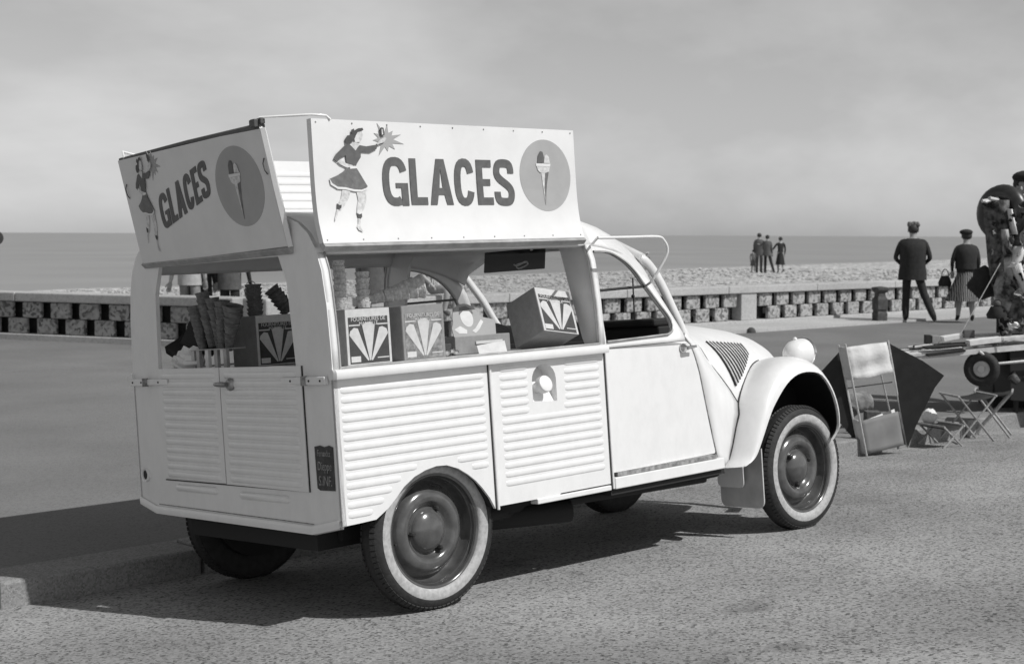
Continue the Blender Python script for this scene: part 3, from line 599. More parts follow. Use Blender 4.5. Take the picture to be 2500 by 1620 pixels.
# ---------------- wheels (stand square on the cambered road)
inv = van.matrix_world.inverted(); MROAD = Matrix(((1, 0, .0015), (0, .99703, .07701), (-.0015, -.07701, .99703)))
def wheel(x, s):
    e = bpy.data.objects.new('wheel', None); COL.objects.link(e); e.parent = van; e.empty_display_size = .1
    e.matrix_local = inv @ Matrix.Translation(MROAD @ Vector((x, s * .628, .3065))) @ MROAD.to_4x4() @ Matrix.Rotation(R(90) * (1 if s < 0 else -1), 4, 'X') @ Matrix.Rotation(random.uniform(0, 6.28) if s > 0 else R(64 if x == 0 else 20), 4, 'Z')
    b = MB(); b.lathe([(.205, -.025), (.25, -.036), (.283, -.034), (.297, -.026), (.305, -.012), (.3075, .012), (.305, .038), (.297, .053), (.286, .0600), (.276, .0645), (.267, .0660), (.205, .05)], 72)
    for k in range(84):
        a = 2 * math.pi * k / 84
        for s2 in (-1, 1):
            m_ = Matrix.Rotation(a + (.02 if s2 > 0 else 0), 4, 'Z') @ Matrix.Translation((.3015, 0, .0135 + s2 * .033)) @ Matrix.Rotation(R(s2 * -38), 4, 'Y'); b.add([m_ @ Vector(q) for q in ((-.003, -.0085, -.011), (.004, -.0085, -.011), (.004, .0085, -.011), (-.003, .0085, -.011), (-.003, -.0085, .011), (.004, -.0085, .011), (.004, .0085, .011), (-.003, .0085, .011))], [(0, 3, 2, 1), (4, 5, 6, 7), (0, 1, 5, 4), (1, 2, 6, 5), (2, 3, 7, 6), (3, 0, 4, 7)])
    ty = b.build('tyre', RUBBER, e, smooth=35)
    b = MB(); b.lathe([(.222, .052), (.226, .062), (.235, .0665), (.246, .0688), (.260, .0682), (.266, .0664)], 72); b.build('whitewall', WWALL, ty, smooth=60)
    b = MB(); b.lathe([(.205, .03), (.219, .050), (.2235, .054), (.2225, .058), (.215, .056), (.209, .042), (.204, .016), (.199, -.012), (.190, -.020), (.180, -.014), (.170, .006), (.155, .023), (.137, .031), (.120, .030), (.108, .020), (.100, .006), (.091, .002), (.082, .012)], 72); rm = b.build('rim', RIM, e, smooth=60)
    b = MB(); b.lathe([(.084, .012), (.080, .020), (.070, .030), (.052, .040), (.03, .046), (0, .048)], 48); b.build('hub_cap', RIM, e, smooth=60)
    for k in range(3):
        a = 2 * math.pi * k / 3; m_ = Matrix.Translation((.089 * math.cos(a), .089 * math.sin(a), .012)); b = MB(); b.lathe([(0, .022), (.006, .022), (.010, .016), (.011, 0)], 6, 0, m_); b.build('wheel_nut', RUBBER, rm)
    b = MB(); m_ = Matrix.Translation((.182 * math.cos(2.2), .182 * math.sin(2.2), .004)); b.lathe([(0, .03), (.004, .03), (.005, 0)], 8, 0, m_); b.build('valve', SEAM, rm)
    b = MB(); b.lathe([(0, -.04), (.19, -.05), (.205, -.05)], 24); b.build('brake_drum', BLACK, e)
for x in (0, 2.4):
    for s in (-1, 1): wheel(x, s)

# ================================================================== SIGN BOARDS (parts of the van)
def fit_affine(src, dst):
    import numpy as np
    A = np.array([[1, x, y, x * y] for x, y in src]); B = np.array(dst); c, *_ = np.linalg.lstsq(A, B, rcond=None)
    return lambda x, y: tuple(float(v) for v in (c[0] + c[1] * x + c[2] * y + c[3] * x * y))
Z2 = fit_affine([(680, 590), (895, 400), (930, 780), (1265, 775), (1450, 400), (1770, 680), (1815, 530), (2235, 530), (2030, 240), (2060, 830), (450, 150), (300, 410), (300, 910), (480, 1000), (690, 230), (605, 390)],
                [(-.156, 1.657), (-.023, 1.747), (-.017, 1.570), (.189, 1.572), (.322, 1.754), (.522, 1.619), (.559, 1.694), (.856, 1.698), (.722, 1.842), (.716, 1.544), (-.271, 1.854), (-.364, 1.735), (-.382, 1.513), (-.285, 1.471), (-.137, 1.822), (-.192, 1.748)])
BT = .027
def side_y(z): return interp([(1.40, -.735), (1.44, -.722), (1.50, -.706), (1.56, -.698), (1.64, -.695), (1.90, -.697)], z)
def side_board(u, v, d): return Vector((u, side_y(v) + d, v))
def rear_x(z): return interp([(1.40, -.492), (1.44, -.500), (1.50, -.515), (1.90, -.592)], z)
def rear_board(u, v, d): return Vector((rear_x(v) + d, u, v))
def board(fn, u0, u1, z0, z1, ribs=False):
    b = MB(); zs = [z0 + (z1 - z0) * i / 12 for i in range(13)]
    f = [[fn(u, z, 0) for z in zs] for u in (u0, (u0 + u1) / 2, u1)]; k = [[fn(u, z, BT) for z in zs] for u in (u0, (u0 + u1) / 2, u1)]
    b.grid(f); b.grid(k); b.grid([f[0], k[0]]); b.grid([f[-1], k[-1]]); b.grid([[r_[0] for r_ in f], [r_[0] for r_ in k]]); b.grid([[r_[-1] for r_ in f], [r_[-1] for r_ in k]])
    return b
def off(fn, o): return lambda u, v, d: fn(u, v, -o + d)
def ribbon(P, t):
    L_, R_ = [], []
    for i, p in enumerate(P):
        d = (P[min(i + 1, len(P) - 1)] - P[max(i - 1, 0)]).normalized(); n_ = Vector((-d.y, d.x)); L_.append(p + n_ * t / 2); R_.append(p - n_ * t / 2)
    return [tuple(p) for p in L_] + [tuple(p) for p in reversed(R_)]
def strip_prism(b, P, t, fn, th):
    n = len(P); 
    for i in range(n - 1):
        pass
    lp = ribbon(P, t); m = n
    vs = [fn(p[0], p[1], 0) for p in lp] + [fn(p[0], p[1], th) for p in lp]; N = 2 * m
    fs = [(i, i + 1, N - 2 - i, N - 1 - i) for i in range(m - 1)]; fs += [tuple(j + N for j in reversed(f)) for f in fs]; fs += [(i, (i + 1) % N, (i + 1) % N + N, i + N) for i in range(N)]
    b.add(vs, fs)
def letter(ch, x0, x1, z0, z1, fn, t, sh=lambda u, v: (u, v)):
    """one heavy condensed capital between x0..x1 and z0..z1"""
    W, H = x1 - x0, z1 - z0; b = MB(); f2 = lambda u, v, d: fn(*sh(u, v), d); TH = .003
    V = lambda u, v: Vector((x0 + u * W, z0 + v * H))
    c = t / abs(W) / 2; cv = t / H / 2 * .92
    def arc(a0, a1, n=22, cx=.5, cy=.5, rx=None, ry=None):
        rx = rx or .5 - c; ry = ry or .5 - cv; r_ = []
        for i in range(n + 1):
            a = R(a0 + (a1 - a0) * i / n); p = 2.6; ca, sa = math.cos(a), math.sin(a); r_.append(V(cx + math.copysign(abs(ca) ** (2 / p), ca) * rx, cy + math.copysign(abs(sa) ** (2 / p), sa) * ry))
        return r_
    poly = None
    if ch == 'C': strip_prism(b, arc(22, 338), t, f2, TH)
    elif ch == 'G':
        strip_prism(b, arc(24, 300), t, f2, TH)
        b.prism([[tuple(V(.52, .47)), tuple(V(.52, .37)), tuple(V(1 - 2 * c, .37)), tuple(V(1 - 2 * c, .0)), tuple(V(1, .0)), tuple(V(1, .47))]], lambda u, v, d: f2(u, v, d - .0005), TH)
    elif ch == 'S': strip_prism(b, [Vector((q.x, q.y)) for q in crom([V(u, v) .to_3d() for u, v in ((1 - c, .70), (1 - c * 1.05, .80), (.76, .895), (.5, 1 - cv), (.24, .895), (c, .77), (c * 1.15, .66), (.30, .575), (.5, .50), (.70, .425), (1 - c * 1.15, .34), (1 - c, .23), (.76, .105), (.5, cv), (.24, .105), (c * 1.05, .20), (c, .30))], 3)], t, f2, TH)
    elif ch == 'L': poly = [(0, 0), (1, 0), (1, 2 * cv), (2 * c, 2 * cv), (2 * c, 1), (0, 1)]
    elif ch == 'E': poly = [(0, 0), (1, 0), (1, 2 * cv), (2 * c, 2 * cv), (2 * c, .5 - cv * .9), (.86, .5 - cv * .9), (.86, .5 + cv * .9), (2 * c, .5 + cv * .9), (2 * c, 1 - 2 * cv), (.95, 1 - 2 * cv), (.95, 1), (0, 1)]
    elif ch == 'A':
        k = 2 * c * 1.03
        b.prism([[tuple(V(*q)) for q in ((0, 0), (k, 0), (k + .085, .22), (1 - k - .085, .22), (1 - k, 0), (1, 0), (.67, 1), (.33, 1))], [tuple(V(*q)) for q in ((k + .145, .37), (1 - k - .145, .37), (.5, .80))]], f2, TH)
    if poly: b.prism([[tuple(V(*q)) for q in poly]], f2, TH)
    return b.build('letter', LETTER, None)
# traced artwork of the skating girl (px of the enlarged photo of the side board)
ART = [  # (material index, loop)
 (0, [(365, 655), (425, 655), (412, 720), (375, 790), (350, 822), (322, 820), (330, 775), (352, 730)]), (0, [(468, 665), (540, 660), (540, 740), (520, 815), (492, 862), (464, 850), (470, 790), (480, 740)]),
 (1, [(322, 768), (340, 782), (356, 780), (352, 806), (334, 822), (318, 812)]), (1, [(462, 845), (478, 862), (500, 852), (500, 880), (486, 898), (468, 885)]),
 (0, [(318, 818), (334, 822), (320, 860), (306, 905), (294, 918), (298, 890), (310, 850)]), (0, [(470, 892), (486, 898), (478, 950), (492, 1008), (462, 992), (452, 965), (466, 940)]),
 (2, [(392, 478), (470, 476), (505, 540), (552, 628), (540, 645), (505, 660), (450, 655), (380, 640), (330, 640), (285, 600), (272, 565), (330, 535), (370, 505)]),
 (4, [(272, 562), (290, 600), (330, 630), (385, 634), (450, 652), (505, 655), (540, 640), (554, 625), (550, 650), (505, 672), (450, 668), (385, 652), (330, 648), (280, 612)]),
 (3, [(380, 290), (420, 280), (460, 330), (492, 285), (540, 295), (625, 280), (618, 318), (570, 346), (500, 340), (500, 385), (470, 440), (462, 466), (400, 455), (395, 425), (388, 370), (370, 380), (335, 405), (330, 425), (300, 400), (318, 360), (350, 325)]),
 (0, [(420, 280), (452, 258), (490, 272), (462, 330)]), (0, [(330, 425), (345, 405), (400, 440), (440, 452), (436, 468), (398, 472), (350, 446)]), (4, [(418, 458), (470, 458), (472, 478), (420, 482)]),
 (0, [(470, 176), (500, 170), (514, 195), (508, 235), (492, 260), (458, 262), (450, 225)]), (1, [(384, 235), (400, 205), (432, 200), (450, 165), (480, 146), (512, 142), (518, 160), (500, 172), (476, 178), (462, 205), (450, 240), (415, 275), (388, 268)]), (1, [(430, 158), (448, 148), (452, 168), (438, 192), (428, 180)]),
 (0, [(612, 275), (640, 245), (680, 215), (690, 232), (672, 262), (640, 272), (626, 284)])]
STAR = []
for i in range(22):
    a = -math.pi / 2 + .1 + 2 * math.pi * i / 22; r_ = (1.0 + .25 * math.sin(i * 2.3)) if i % 2 == 0 else .48; STAR.append((692 + 118 * r_ * math.cos(a), 238 + 125 * r_ * math.sin(a)))
CONE = [(2, [(2002, 500), (2072, 500), (2056, 610), (2046, 780), (2036, 640)]), (0, [(1998, 500), (2035, 505), (2034, 640), (2044, 775), (2020, 620)]), (4, [(1950, 436), (2084, 440), (2082, 462), (1952, 458)]), (0, [(1958, 460), (2078, 464), (2072, 505), (2040, 515), (1990, 512), (1966, 490)]),
        (3, [(1962, 432), (1966, 370), (1985, 335), (2006, 340), (2018, 375), (2016, 432)]), (0, [(2022, 434), (2026, 375), (2045, 362), (2066, 385), (2078, 436)])]
LOOKM = [SKIN, INK, MIDP, LETTER, SIGNW, STARP]
def paint(name, parts, fn, tr, parent, lift=.0015, mats=LOOKM):
    b = MB()
    for j, (mi, lp) in enumerate(parts):
        q = [tr(*p) for p in lp]; b.prism([q], lambda u, v, d, j=j: fn(u, v, d - lift - j * .00035), .0006 + lift * .5, mi)
    return b.build(name, mats, parent)
def ellipse_loop(cx, cy, rx, ry, n=48): return [(cx + rx * math.cos(2 * math.pi * i / n), cy + ry * math.sin(2 * math.pi * i / n)) for i in range(n)]
SW = {'G': (-.158, -.036), 'L': (-.024, .059), 'A': (.072, .190), 'C': (.202, .306), 'E': (.320, .405), 'S': (.414, .524)}
# --- right side board
U0, U1, ZB, ZT = -.470, .890, 1.428, 1.887
sb = board(side_board, U0, U1, ZB, ZT).build('sign_board', SIGNW, van, smooth=40); sb['label'] = 'sunlit side sign board reading GLACES with skating girl and cone oval'
b = MB(); b.tube([side_board(U0, ZB - .012, .010), side_board(U1, ZB - .012, .010)], .0165, 4); b.build('bottom_rail', RAIL, sb)
for ch, (a, c) in SW.items():
    o = letter(ch, a, c, 1.570 if ch not in 'GCS' else 1.567, 1.750 + (a * .004) + (.003 if ch in 'GCS' else 0), off(side_board, .003), .0325); o.parent = sb
b = MB(); b.prism([ellipse_loop(.709, 1.693, .148, .150)], off(side_board, .0012), .002); b.build('cone_oval', OVAL, sb)
paint('ice_cream_cone', CONE, off(side_board, .0015), Z2, sb); paint('painted_star', [(5, STAR)], off(side_board, .0005), Z2, sb); paint('skating_girl', ART + [(1, [(640, 148), (652, 138), (668, 142), (676, 200), (656, 210), (646, 196)]), (0, [(651, 152), (661, 152), (665, 196), (656, 200)])], off(side_board, .002), Z2, sb)
b = MB()
for i in range(9):
    u = U0 + .02 + (U1 - U0 - .04) * i / 8
    for z in (ZT - .012, ZB + .012): b.sphere(side_board(u, z, -.001), .0035, 6, 4)
tag(b.build('rivet', RAIL, sb), kind='stuff')
# --- rear board: slanted lettering
RU0, RU1 = -.535, .545
rb = board(rear_board, RU0, RU1, 1.432, 1.872).build('sign_board', SIGNW, van, smooth=40); rb['label'] = 'shaded rear sign board with the word GLACES climbing to the right'
b = MB(); b.tube([rear_board(RU0 - .01, 1.420, .01), rear_board(RU1 + .01, 1.432, .01)], .017, 4); b.build('bottom_rail', RAIL, rb)
b = MB(); b.tube([rear_board(RU0, 1.875, .012), rear_board(0, 1.881, .012), rear_board(RU1, 1.877, .012)], [.015, .010, .007], 6); b.build('top_rail', INK, rb)
b = MB(); b.tube([rear_board(RU0 - .004, z, .012) for z in (1.43, 1.65, 1.87)], .013, 4); b.build('edge_strip', WHITE, rb)
for ch, (a, c) in SW.items():
    ya = .300 - (a + .158) * .61; yb = .300 - (c + .158) * .61
    def sh(u, v): t = (.300 - u) / .416; return (u - (v - 1.62) * .06, v + .108 * t - .0 + (v - 1.64) * .02)
    o = letter(ch, ya, yb, 1.560, 1.695, off(rear_board, .003), .0235, sh); o.parent = rb
b = MB(); b.prism([ellipse_loop(-.318, 1.677, .160, .152)], off(rear_board, .0012), .002); b.build('cone_oval', OVAL, rb)
tr2 = lambda px, py: ((lambda q: (.425 - (q[0] + .36) * .66, 1.672 + (q[1] - 1.665) * 1.0))(Z2(px, py)))
tr3 = lambda px, py: ((lambda q: (-.318 - (q[0] - .712) * .95, 1.677 + (q[1] - 1.693)))(Z2(px, py)))
paint('ice_cream_cone', CONE, off(rear_board, .0015), tr3, rb); paint('painted_star', [(5, STAR)], off(rear_board, .0005), tr2, rb); paint('skating_girl', ART + [(1, [(640, 148), (652, 138), (668, 142), (676, 200), (656, 210), (646, 196)])], off(rear_board, .002), tr2, rb)
for y, z in ((RU0 + .012, 1.73), (RU1 - .03, 1.74)): b = MB(); b.tube([rear_board(y, z + .03, -.003), rear_board(y + .004, z + .01, -.010), rear_board(y + .002, z - .015, -.010), rear_board(y, z - .03, -.003)], .0025, 6); b.build('hook', INK, rb)
b = MB(); b.box(rear_board(RU0 + .03, 1.895, .015), (.02, .08, .022)); b.box(rear_board(RU0 + .02, 1.888, -.0), (.03, .03, .03)); b.build('corner_clamp', INK, rb, bevel=.003)
# --- left side board: ribbed back faces the camera
LY = lambda z: -side_y(z) - .045
LU = U0 + .07
lb = board(lambda u, v, d: Vector((u, LY(v) - d, v)), LU, U1, ZB, ZT + .01)
for i in range(7): rib(lb, LU + .03, U1 - .03, 1.835 - i * .038, lambda u, z, o: Vector((u, LY(z) - BT - o, z)), w=.012, h=.005)
lb = lb.build('sign_board', SIGNW, van, smooth=40); lb['label'] = 'far side sign board seen from its ribbed back'
b = MB(); b.tube([(LU, LY(ZB) - .01, ZB - .012), (U1, LY(ZB) - .01, ZB - .012)], .0165, 4); b.build('bottom_rail', RAIL, lb)
# stay rods
for pts in ([rear_board(RU0 + .004, 1.872, .01), rear_board(RU0 + .004, 1.908, .01), Vector((-.46, -.690, 1.902)), Vector((-.40, -.695, 1.900)), Vector((-.385, -.70, 1.885))], [rear_board(RU1 - .04, 1.872, .01), rear_board(RU1 - .04, 1.905, .01), Vector((-.44, .640, 1.908)), Vector((-.38, .64, 1.90))]):
    b = MB(); b.tube(pts, .0052, 6); b.build('stay_rod', WHITE, van, smooth=60)

# ================================================================== GOODS ON THE COUNTER (things of their own, in van coordinates)
VM = van.matrix_world.copy()
def on_van(name, label, cat, loc, rz=0, tilt=(0, 0), group=None):
    o = thing(name, label, cat); o.matrix_world = VM @ Matrix.Translation(loc) @ Matrix.Rotation(rz, 4, 'Z') @ Matrix.Rotation(tilt[0], 4, 'X') @ Matrix.Rotation(tilt[1], 4, 'Y')
    if group: o['group'] = group
    return o
CZ = .969
def cone_box(label, loc, rz=0, tilt=(0, 0), W=.215, D=.19, H=.215, pale_print=False):
    """carton with printed front towards -Y: three wafer cones, lettering, white price panel"""
    t = on_van('cone_carton', label, 'carton', loc, rz, tilt, 'cartons of ice cream cones')
    b = MB(); b.bx(-W / 2, W / 2, 0, D, 0, H); bo = b.build('carton', CARD, t, bevel=.003)
    F = lambda o: (lambda u, v, d: Vector((u, -.0005 - o + d, v)))
    b = MB(); b.prism([[(-W / 2 + .002, .002), (W / 2 - .002, .002), (W / 2 - .002, H - .002), (-W / 2 + .002, H - .002)]], F(.0004), .0009); b.build('printed_border', CARDW if not pale_print else CARD, t)
    b = MB(); b.prism([[(-W / 2 + .013, .006), (W / 2 - .013, .006), (W / 2 - .013, H - .032), (-W / 2 + .013, H - .032)]], F(.0012), .0009); b.build('printed_front', CARDF if not pale_print else GREYW, t)  # mid-grey, low-contrast print on the pale carton
    for a, (tx, tz), hw in ((24, (-.072, .128), .024), (0, (0, .150), .030), (-24, (.072, .128), .024)):
        ti = Vector((0 + (-.008 if a > 0 else .008 if a < 0 else 0), .016)); tp = Vector((tx, tz)); d = (tp - ti).normalized(); n_ = Vector((-d.y, d.x))
        lp = [ti + n_ * .003, tp + n_ * hw, tp + d * .010 + n_ * hw * .5, tp + d * .012 - n_ * hw * .4, tp - n_ * hw, ti - n_ * .003]
        b = MB(); b.prism([[tuple(p) for p in lp]], F(.002 if a else .0026), .0009); b.build('printed_cone', CARDW, t)
    b = MB(); b.prism([[(-.09, .012), (-.045, .012), (-.045, .034), (-.09, .034)]], F(.0022), .0009); b.build('price_panel', PAPER, t)
    TM = Matrix(((1, 0, 0, 0), (0, 0, -1, 0), (0, 1, 0, 0), (0, 0, 0, 1)))
    text('carton_lettering', 'FOURNITURES DE', t, Matrix.Translation((0, -.0032, H - .041)) @ TM, .021, CARDW, sx=.98); text('carton_lettering', 'MARSEILLE', t, Matrix.Translation((0, -.0032, H - .058)) @ TM, .019, CARDW)
    b = MB(); b.prism([[(-.093, .150), (-.04, .150), (-.04, .155), (-.093, .155)]], F(.0022), .0009); b.prism([[(.04, .150), (.093, .150), (.093, .155), (.04, .155)]], F(.0022), .0009); b.prism([[(.035, .022), (.092, .022), (.092, .026), (.035, .026)]], F(.0022), .0009); tag(b.build('print_rule', CARDW, t), kind='stuff')
    return t
cone_box('cone carton nearest the rear corner in the side window', (-.198, -.60, CZ))
cone_box('pale cone carton in the middle of the side window', (.075, -.60, CZ), pale_print=True)
cone_box('cone carton tipped on its edge at the front end of the side window', (.775, -.668, CZ + .060), R(2), (R(-22), R(9)), W=.205, H=.205, D=.19)
cone_box('cone carton standing inside the rear window', (-.09, .18, CZ))
PROF = []
def stack(label, pts, r0, r1, m, n, name='cone_stack', grow=.016, group='stacks of wafer cones'):
    """nested wafer cones or cups: one piece per cone"""
    t = on_van(name, label, 'cone stack', pts[0], group=group); A = Vector((0, 0, 0)); B = Vector(pts[1]) - Vector(pts[0]); ax = B.normalized(); q = ax.to_track_quat('Z', 'Y').to_matrix().to_4x4(); Ln = B.length
    seg = Ln / n; b = MB(); b.lathe([(r0 * .85, 0), (r0 * .98, seg * .55), (r0 * 1.06, seg * .80), (r0 * 1.09, seg * .96), (r0 * 1.0, seg * 1.0), (r0 * .82, seg * .98), (r0 * .75, seg * .7)], 14); me = b.mesh('wafer_cone', m, 60)
    for i in range(n):
        o = bpy.data.objects.new('wafer_cone', me); COL.objects.link(o); o.parent = t; k = 1 + (r1 / r0 - 1) * i / max(1, n - 1)
        o.matrix_local = Matrix.Translation(A + ax * seg * i + Vector((random.uniform(-.002, .002), random.uniform(-.002, .002), 0))) @ q @ Matrix.Rotation(random.uniform(0, 6), 4, 'Z') @ Matrix.Rotation(random.uniform(-.06, .06), 4, 'X') @ Matrix.Diagonal((k, k, 1.02, 1))
    return t
BZ = CZ + .216
stack('tall pale stack of wafer cups on the rearmost carton', ((-.268, -.53, BZ), (-.262, -.525, BZ + .188)), .027, .024, WAFER, 8)
stack('shorter pale stack of wafer cups beside the tall one', ((-.155, -.525, BZ), (-.15, -.52, BZ + .140)), .027, .027, WAFER, 6)
stack('fan of wafer cones lying slantwise on the pale carton', ((-.085, -.46, BZ + .03), (.125, -.55, BZ + .075)), .020, .046, WAFER, 7)
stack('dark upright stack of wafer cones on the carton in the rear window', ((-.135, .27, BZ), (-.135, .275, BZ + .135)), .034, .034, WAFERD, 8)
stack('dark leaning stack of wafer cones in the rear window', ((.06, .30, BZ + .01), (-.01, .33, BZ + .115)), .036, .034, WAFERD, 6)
# bouquet of long stacked cones in a wire holder behind the rear window
hold = on_van('cone_holder', 'wire rack holding tall bundles of dark cones behind the rear window', 'rack', (-.38, .19, CZ))
b = MB()
for z, r_ in ((.088, .1),):
    b.bx(-.05, .05, -.13, .14, .086, .090)
b.build('rack_plate', RAIL, hold)
for y in (-.12, -.05, .02, .09, .13):
    b = MB(); b.bx(-.045, -.03, y - .012, y + .012, 0, .086); b.build('rack_upright', PAPER if y == .02 else RAIL, hold)
for j, (y0, y1, z1, n) in enumerate(((.135, .165, .268, 8), (.080, .098, .325, 9), (.015, .020, .300, 9), (-.03, -.055, .285, 8), (-.07, -.135, .262, 8))):
    a = Vector((-.38 + random.uniform(-.03, .03), .19 + y0 * .75, CZ + .02)); e = Vector((-.38, .19 + y1, CZ + z1)); a = a.lerp(e, .25)
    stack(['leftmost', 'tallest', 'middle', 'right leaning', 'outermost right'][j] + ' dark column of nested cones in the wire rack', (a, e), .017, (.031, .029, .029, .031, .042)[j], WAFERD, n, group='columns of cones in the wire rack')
# crumpled bag and box in the left of the rear window
t = on_van('crumpled_bag', 'crumpled pale paper bag at the left of the rear window', 'bag', (-.40, .40, CZ)); b = MB(); b.sphere((0, 0, .04), (.05, .11, .05), 14, 10); b.v = [tuple(Vector(p) * (1 + .25 * math.sin(p[0] * 90 + p[1] * 70) * math.cos(p[2] * 110))) for p in b.v]; b.build('bag', PAPER, t)
t = on_van('dark_carton', 'black open carton tilted at the left of the rear window', 'carton', (-.33, .40, CZ + .13), .3, (.5, .2)); b = MB(); b.bx(-.06, .06, -.05, .05, -.05, .09); b.bx(-.058, .058, .05, .056, .02, .12); b.build('carton', BLACK, t, bevel=.003)
t = on_van('dark_packet', 'small black packet lying in front of the tilted carton', 'packet', (-.38, .46, CZ + .085), .2, (.45, -.5)); b = MB(); b.bx(-.05, .05, -.07, .07, -.02, .02); b.build('packet', BLACK, t, bevel=.004)
# display box with a portrait card
t = on_van('display_box', 'display box with a round portrait card standing on the counter', 'display box', (.43, -.52, CZ), R(-4))
b = MB(); b.bx(-.12, .17, 0, .15, 0, .075); b.build('tray', CARD, t, bevel=.003)
b = MB(); b.prism([[(-.12, .075), (.10, .075), (.115, .135), (.05, .15)] + [(-.03 + .075 * math.cos(a), .135 + .075 * math.sin(a)) for a in [math.pi * (.1 + .9 * i / 12) for i in range(13)]] + [(-.12, .11)]], lambda u, v, d: Vector((u, .004 + d + (v - .075) * .35, v)), .004); hc = b.build('header_card', OVAL, t)
b = MB(); FF = lambda o: (lambda u, v, d: Vector((u, .004 + d - o + (v - .075) * .35, v)))
b.prism([ellipse_loop(-.03, .150, .032, .038, 24)], FF(.0012), .001, 0); b.prism([[(-.065, .165), (-.055, .195), (-.02, .20), (.005, .185), (.008, .165), (-.01, .178), (-.04, .180)]], FF(.002), .001, 1)
b.prism([[(-.02, .095), (.0, .105), (.04, .14), (.05, .13), (.02, .10), (-.005, .085)]], FF(.0012), .001, 0); b.prism([[(-.11, .105), (-.075, .118), (-.045, .10), (-.05, .085), (-.09, .088)]], FF(.0012), .001, 0)
b.build('printed_portrait', [PAPER, MIDP], hc)
b = MB(); b.box((.055, -.004, .045), (.14, .003, .012)); b.build('printed_band', PAPER, t)
t = on_van('price_card', 'small white folded price card on the window ledge', 'card', (.46, -.575, CZ), R(-3)); b = MB(); b.prism([[(-.075, 0), (.075, 0), (.078, .045), (-.075, .034)]], lambda u, v, d: Vector((u, d + v * .35, v)), .002); b.build('card', PAPER, t)
t = on_van('dark_box', 'little black box between the display box and the carton', 'box', (.27, -.50, CZ)); b = MB(); b.bx(-.04, .03, 0, .06, 0, .05); b.build('carton', CARDF, t, bevel=.002)
t = on_van('sweets', 'heap of shiny wrapped sweets on the window ledge', 'sweets', (.215, -.57, CZ)); b = MB()
for i in range(14): b.sphere((random.uniform(-.06, .06), random.uniform(-.02, .04), .012 + random.uniform(0, .012)), (.015, .011, .010), 8, 6)
tag(b.build('wrapped_sweet', CHROME, t), kind='stuff')

# ================================================================== PEOPLE
SKINP = mat('skin', 0.34, .55, .1, 30); HAIRD = mat('dark_hair', 0.035, .7, .3, 60); SUIT = mat('dark_suit_cloth', 0.022, .9, .3, 20); SHOE = mat('black_shoe_leather', 0.02, .5)
GREYC = mat('grey_coat_cloth', 0.11, .9, .2, 20); LIGHTC = mat('pale_linen_cloth', 0.46, .9, .15, 14); MIDC = mat('mid_grey_cloth', 0.24, .9, .2, 20); WHITEC = mat('white_cotton', 0.7, .9, .1, 20)
def striped(name, a, c, sx):
    m = bpy.data.materials.new(name); m.use_nodes = True; n = m.node_tree.nodes; l = m.node_tree.links; b = n['Principled BSDF']; b.inputs['Roughness'].default_value = .9
    t = n.new('ShaderNodeTexCoord'); w_ = n.new('ShaderNodeTexWave'); w_.inputs['Scale'].default_value = sx; w_.inputs['Distortion'].default_value = 3; w_.bands_direction = 'Y'
    r_ = n.new('ShaderNodeValToRGB'); r_.color_ramp.elements[0].position = .45; r_.color_ramp.elements[0].color = (a, a, a, 1); r_.color_ramp.elements[1].position = .62; r_.color_ramp.elements[1].color = (c, c, c, 1)
    l.new(t.outputs['Object'], w_.inputs['Vector']); l.new(w_.outputs['Fac'], r_.inputs['Fac']); l.new(r_.outputs['Color'], b.inputs['Base Color']); return m
SKIRTM = striped('striped_skirt_cloth', .02, .22, 9); BLOUSE = striped('striped_blouse_cloth', .12, .55, 12)

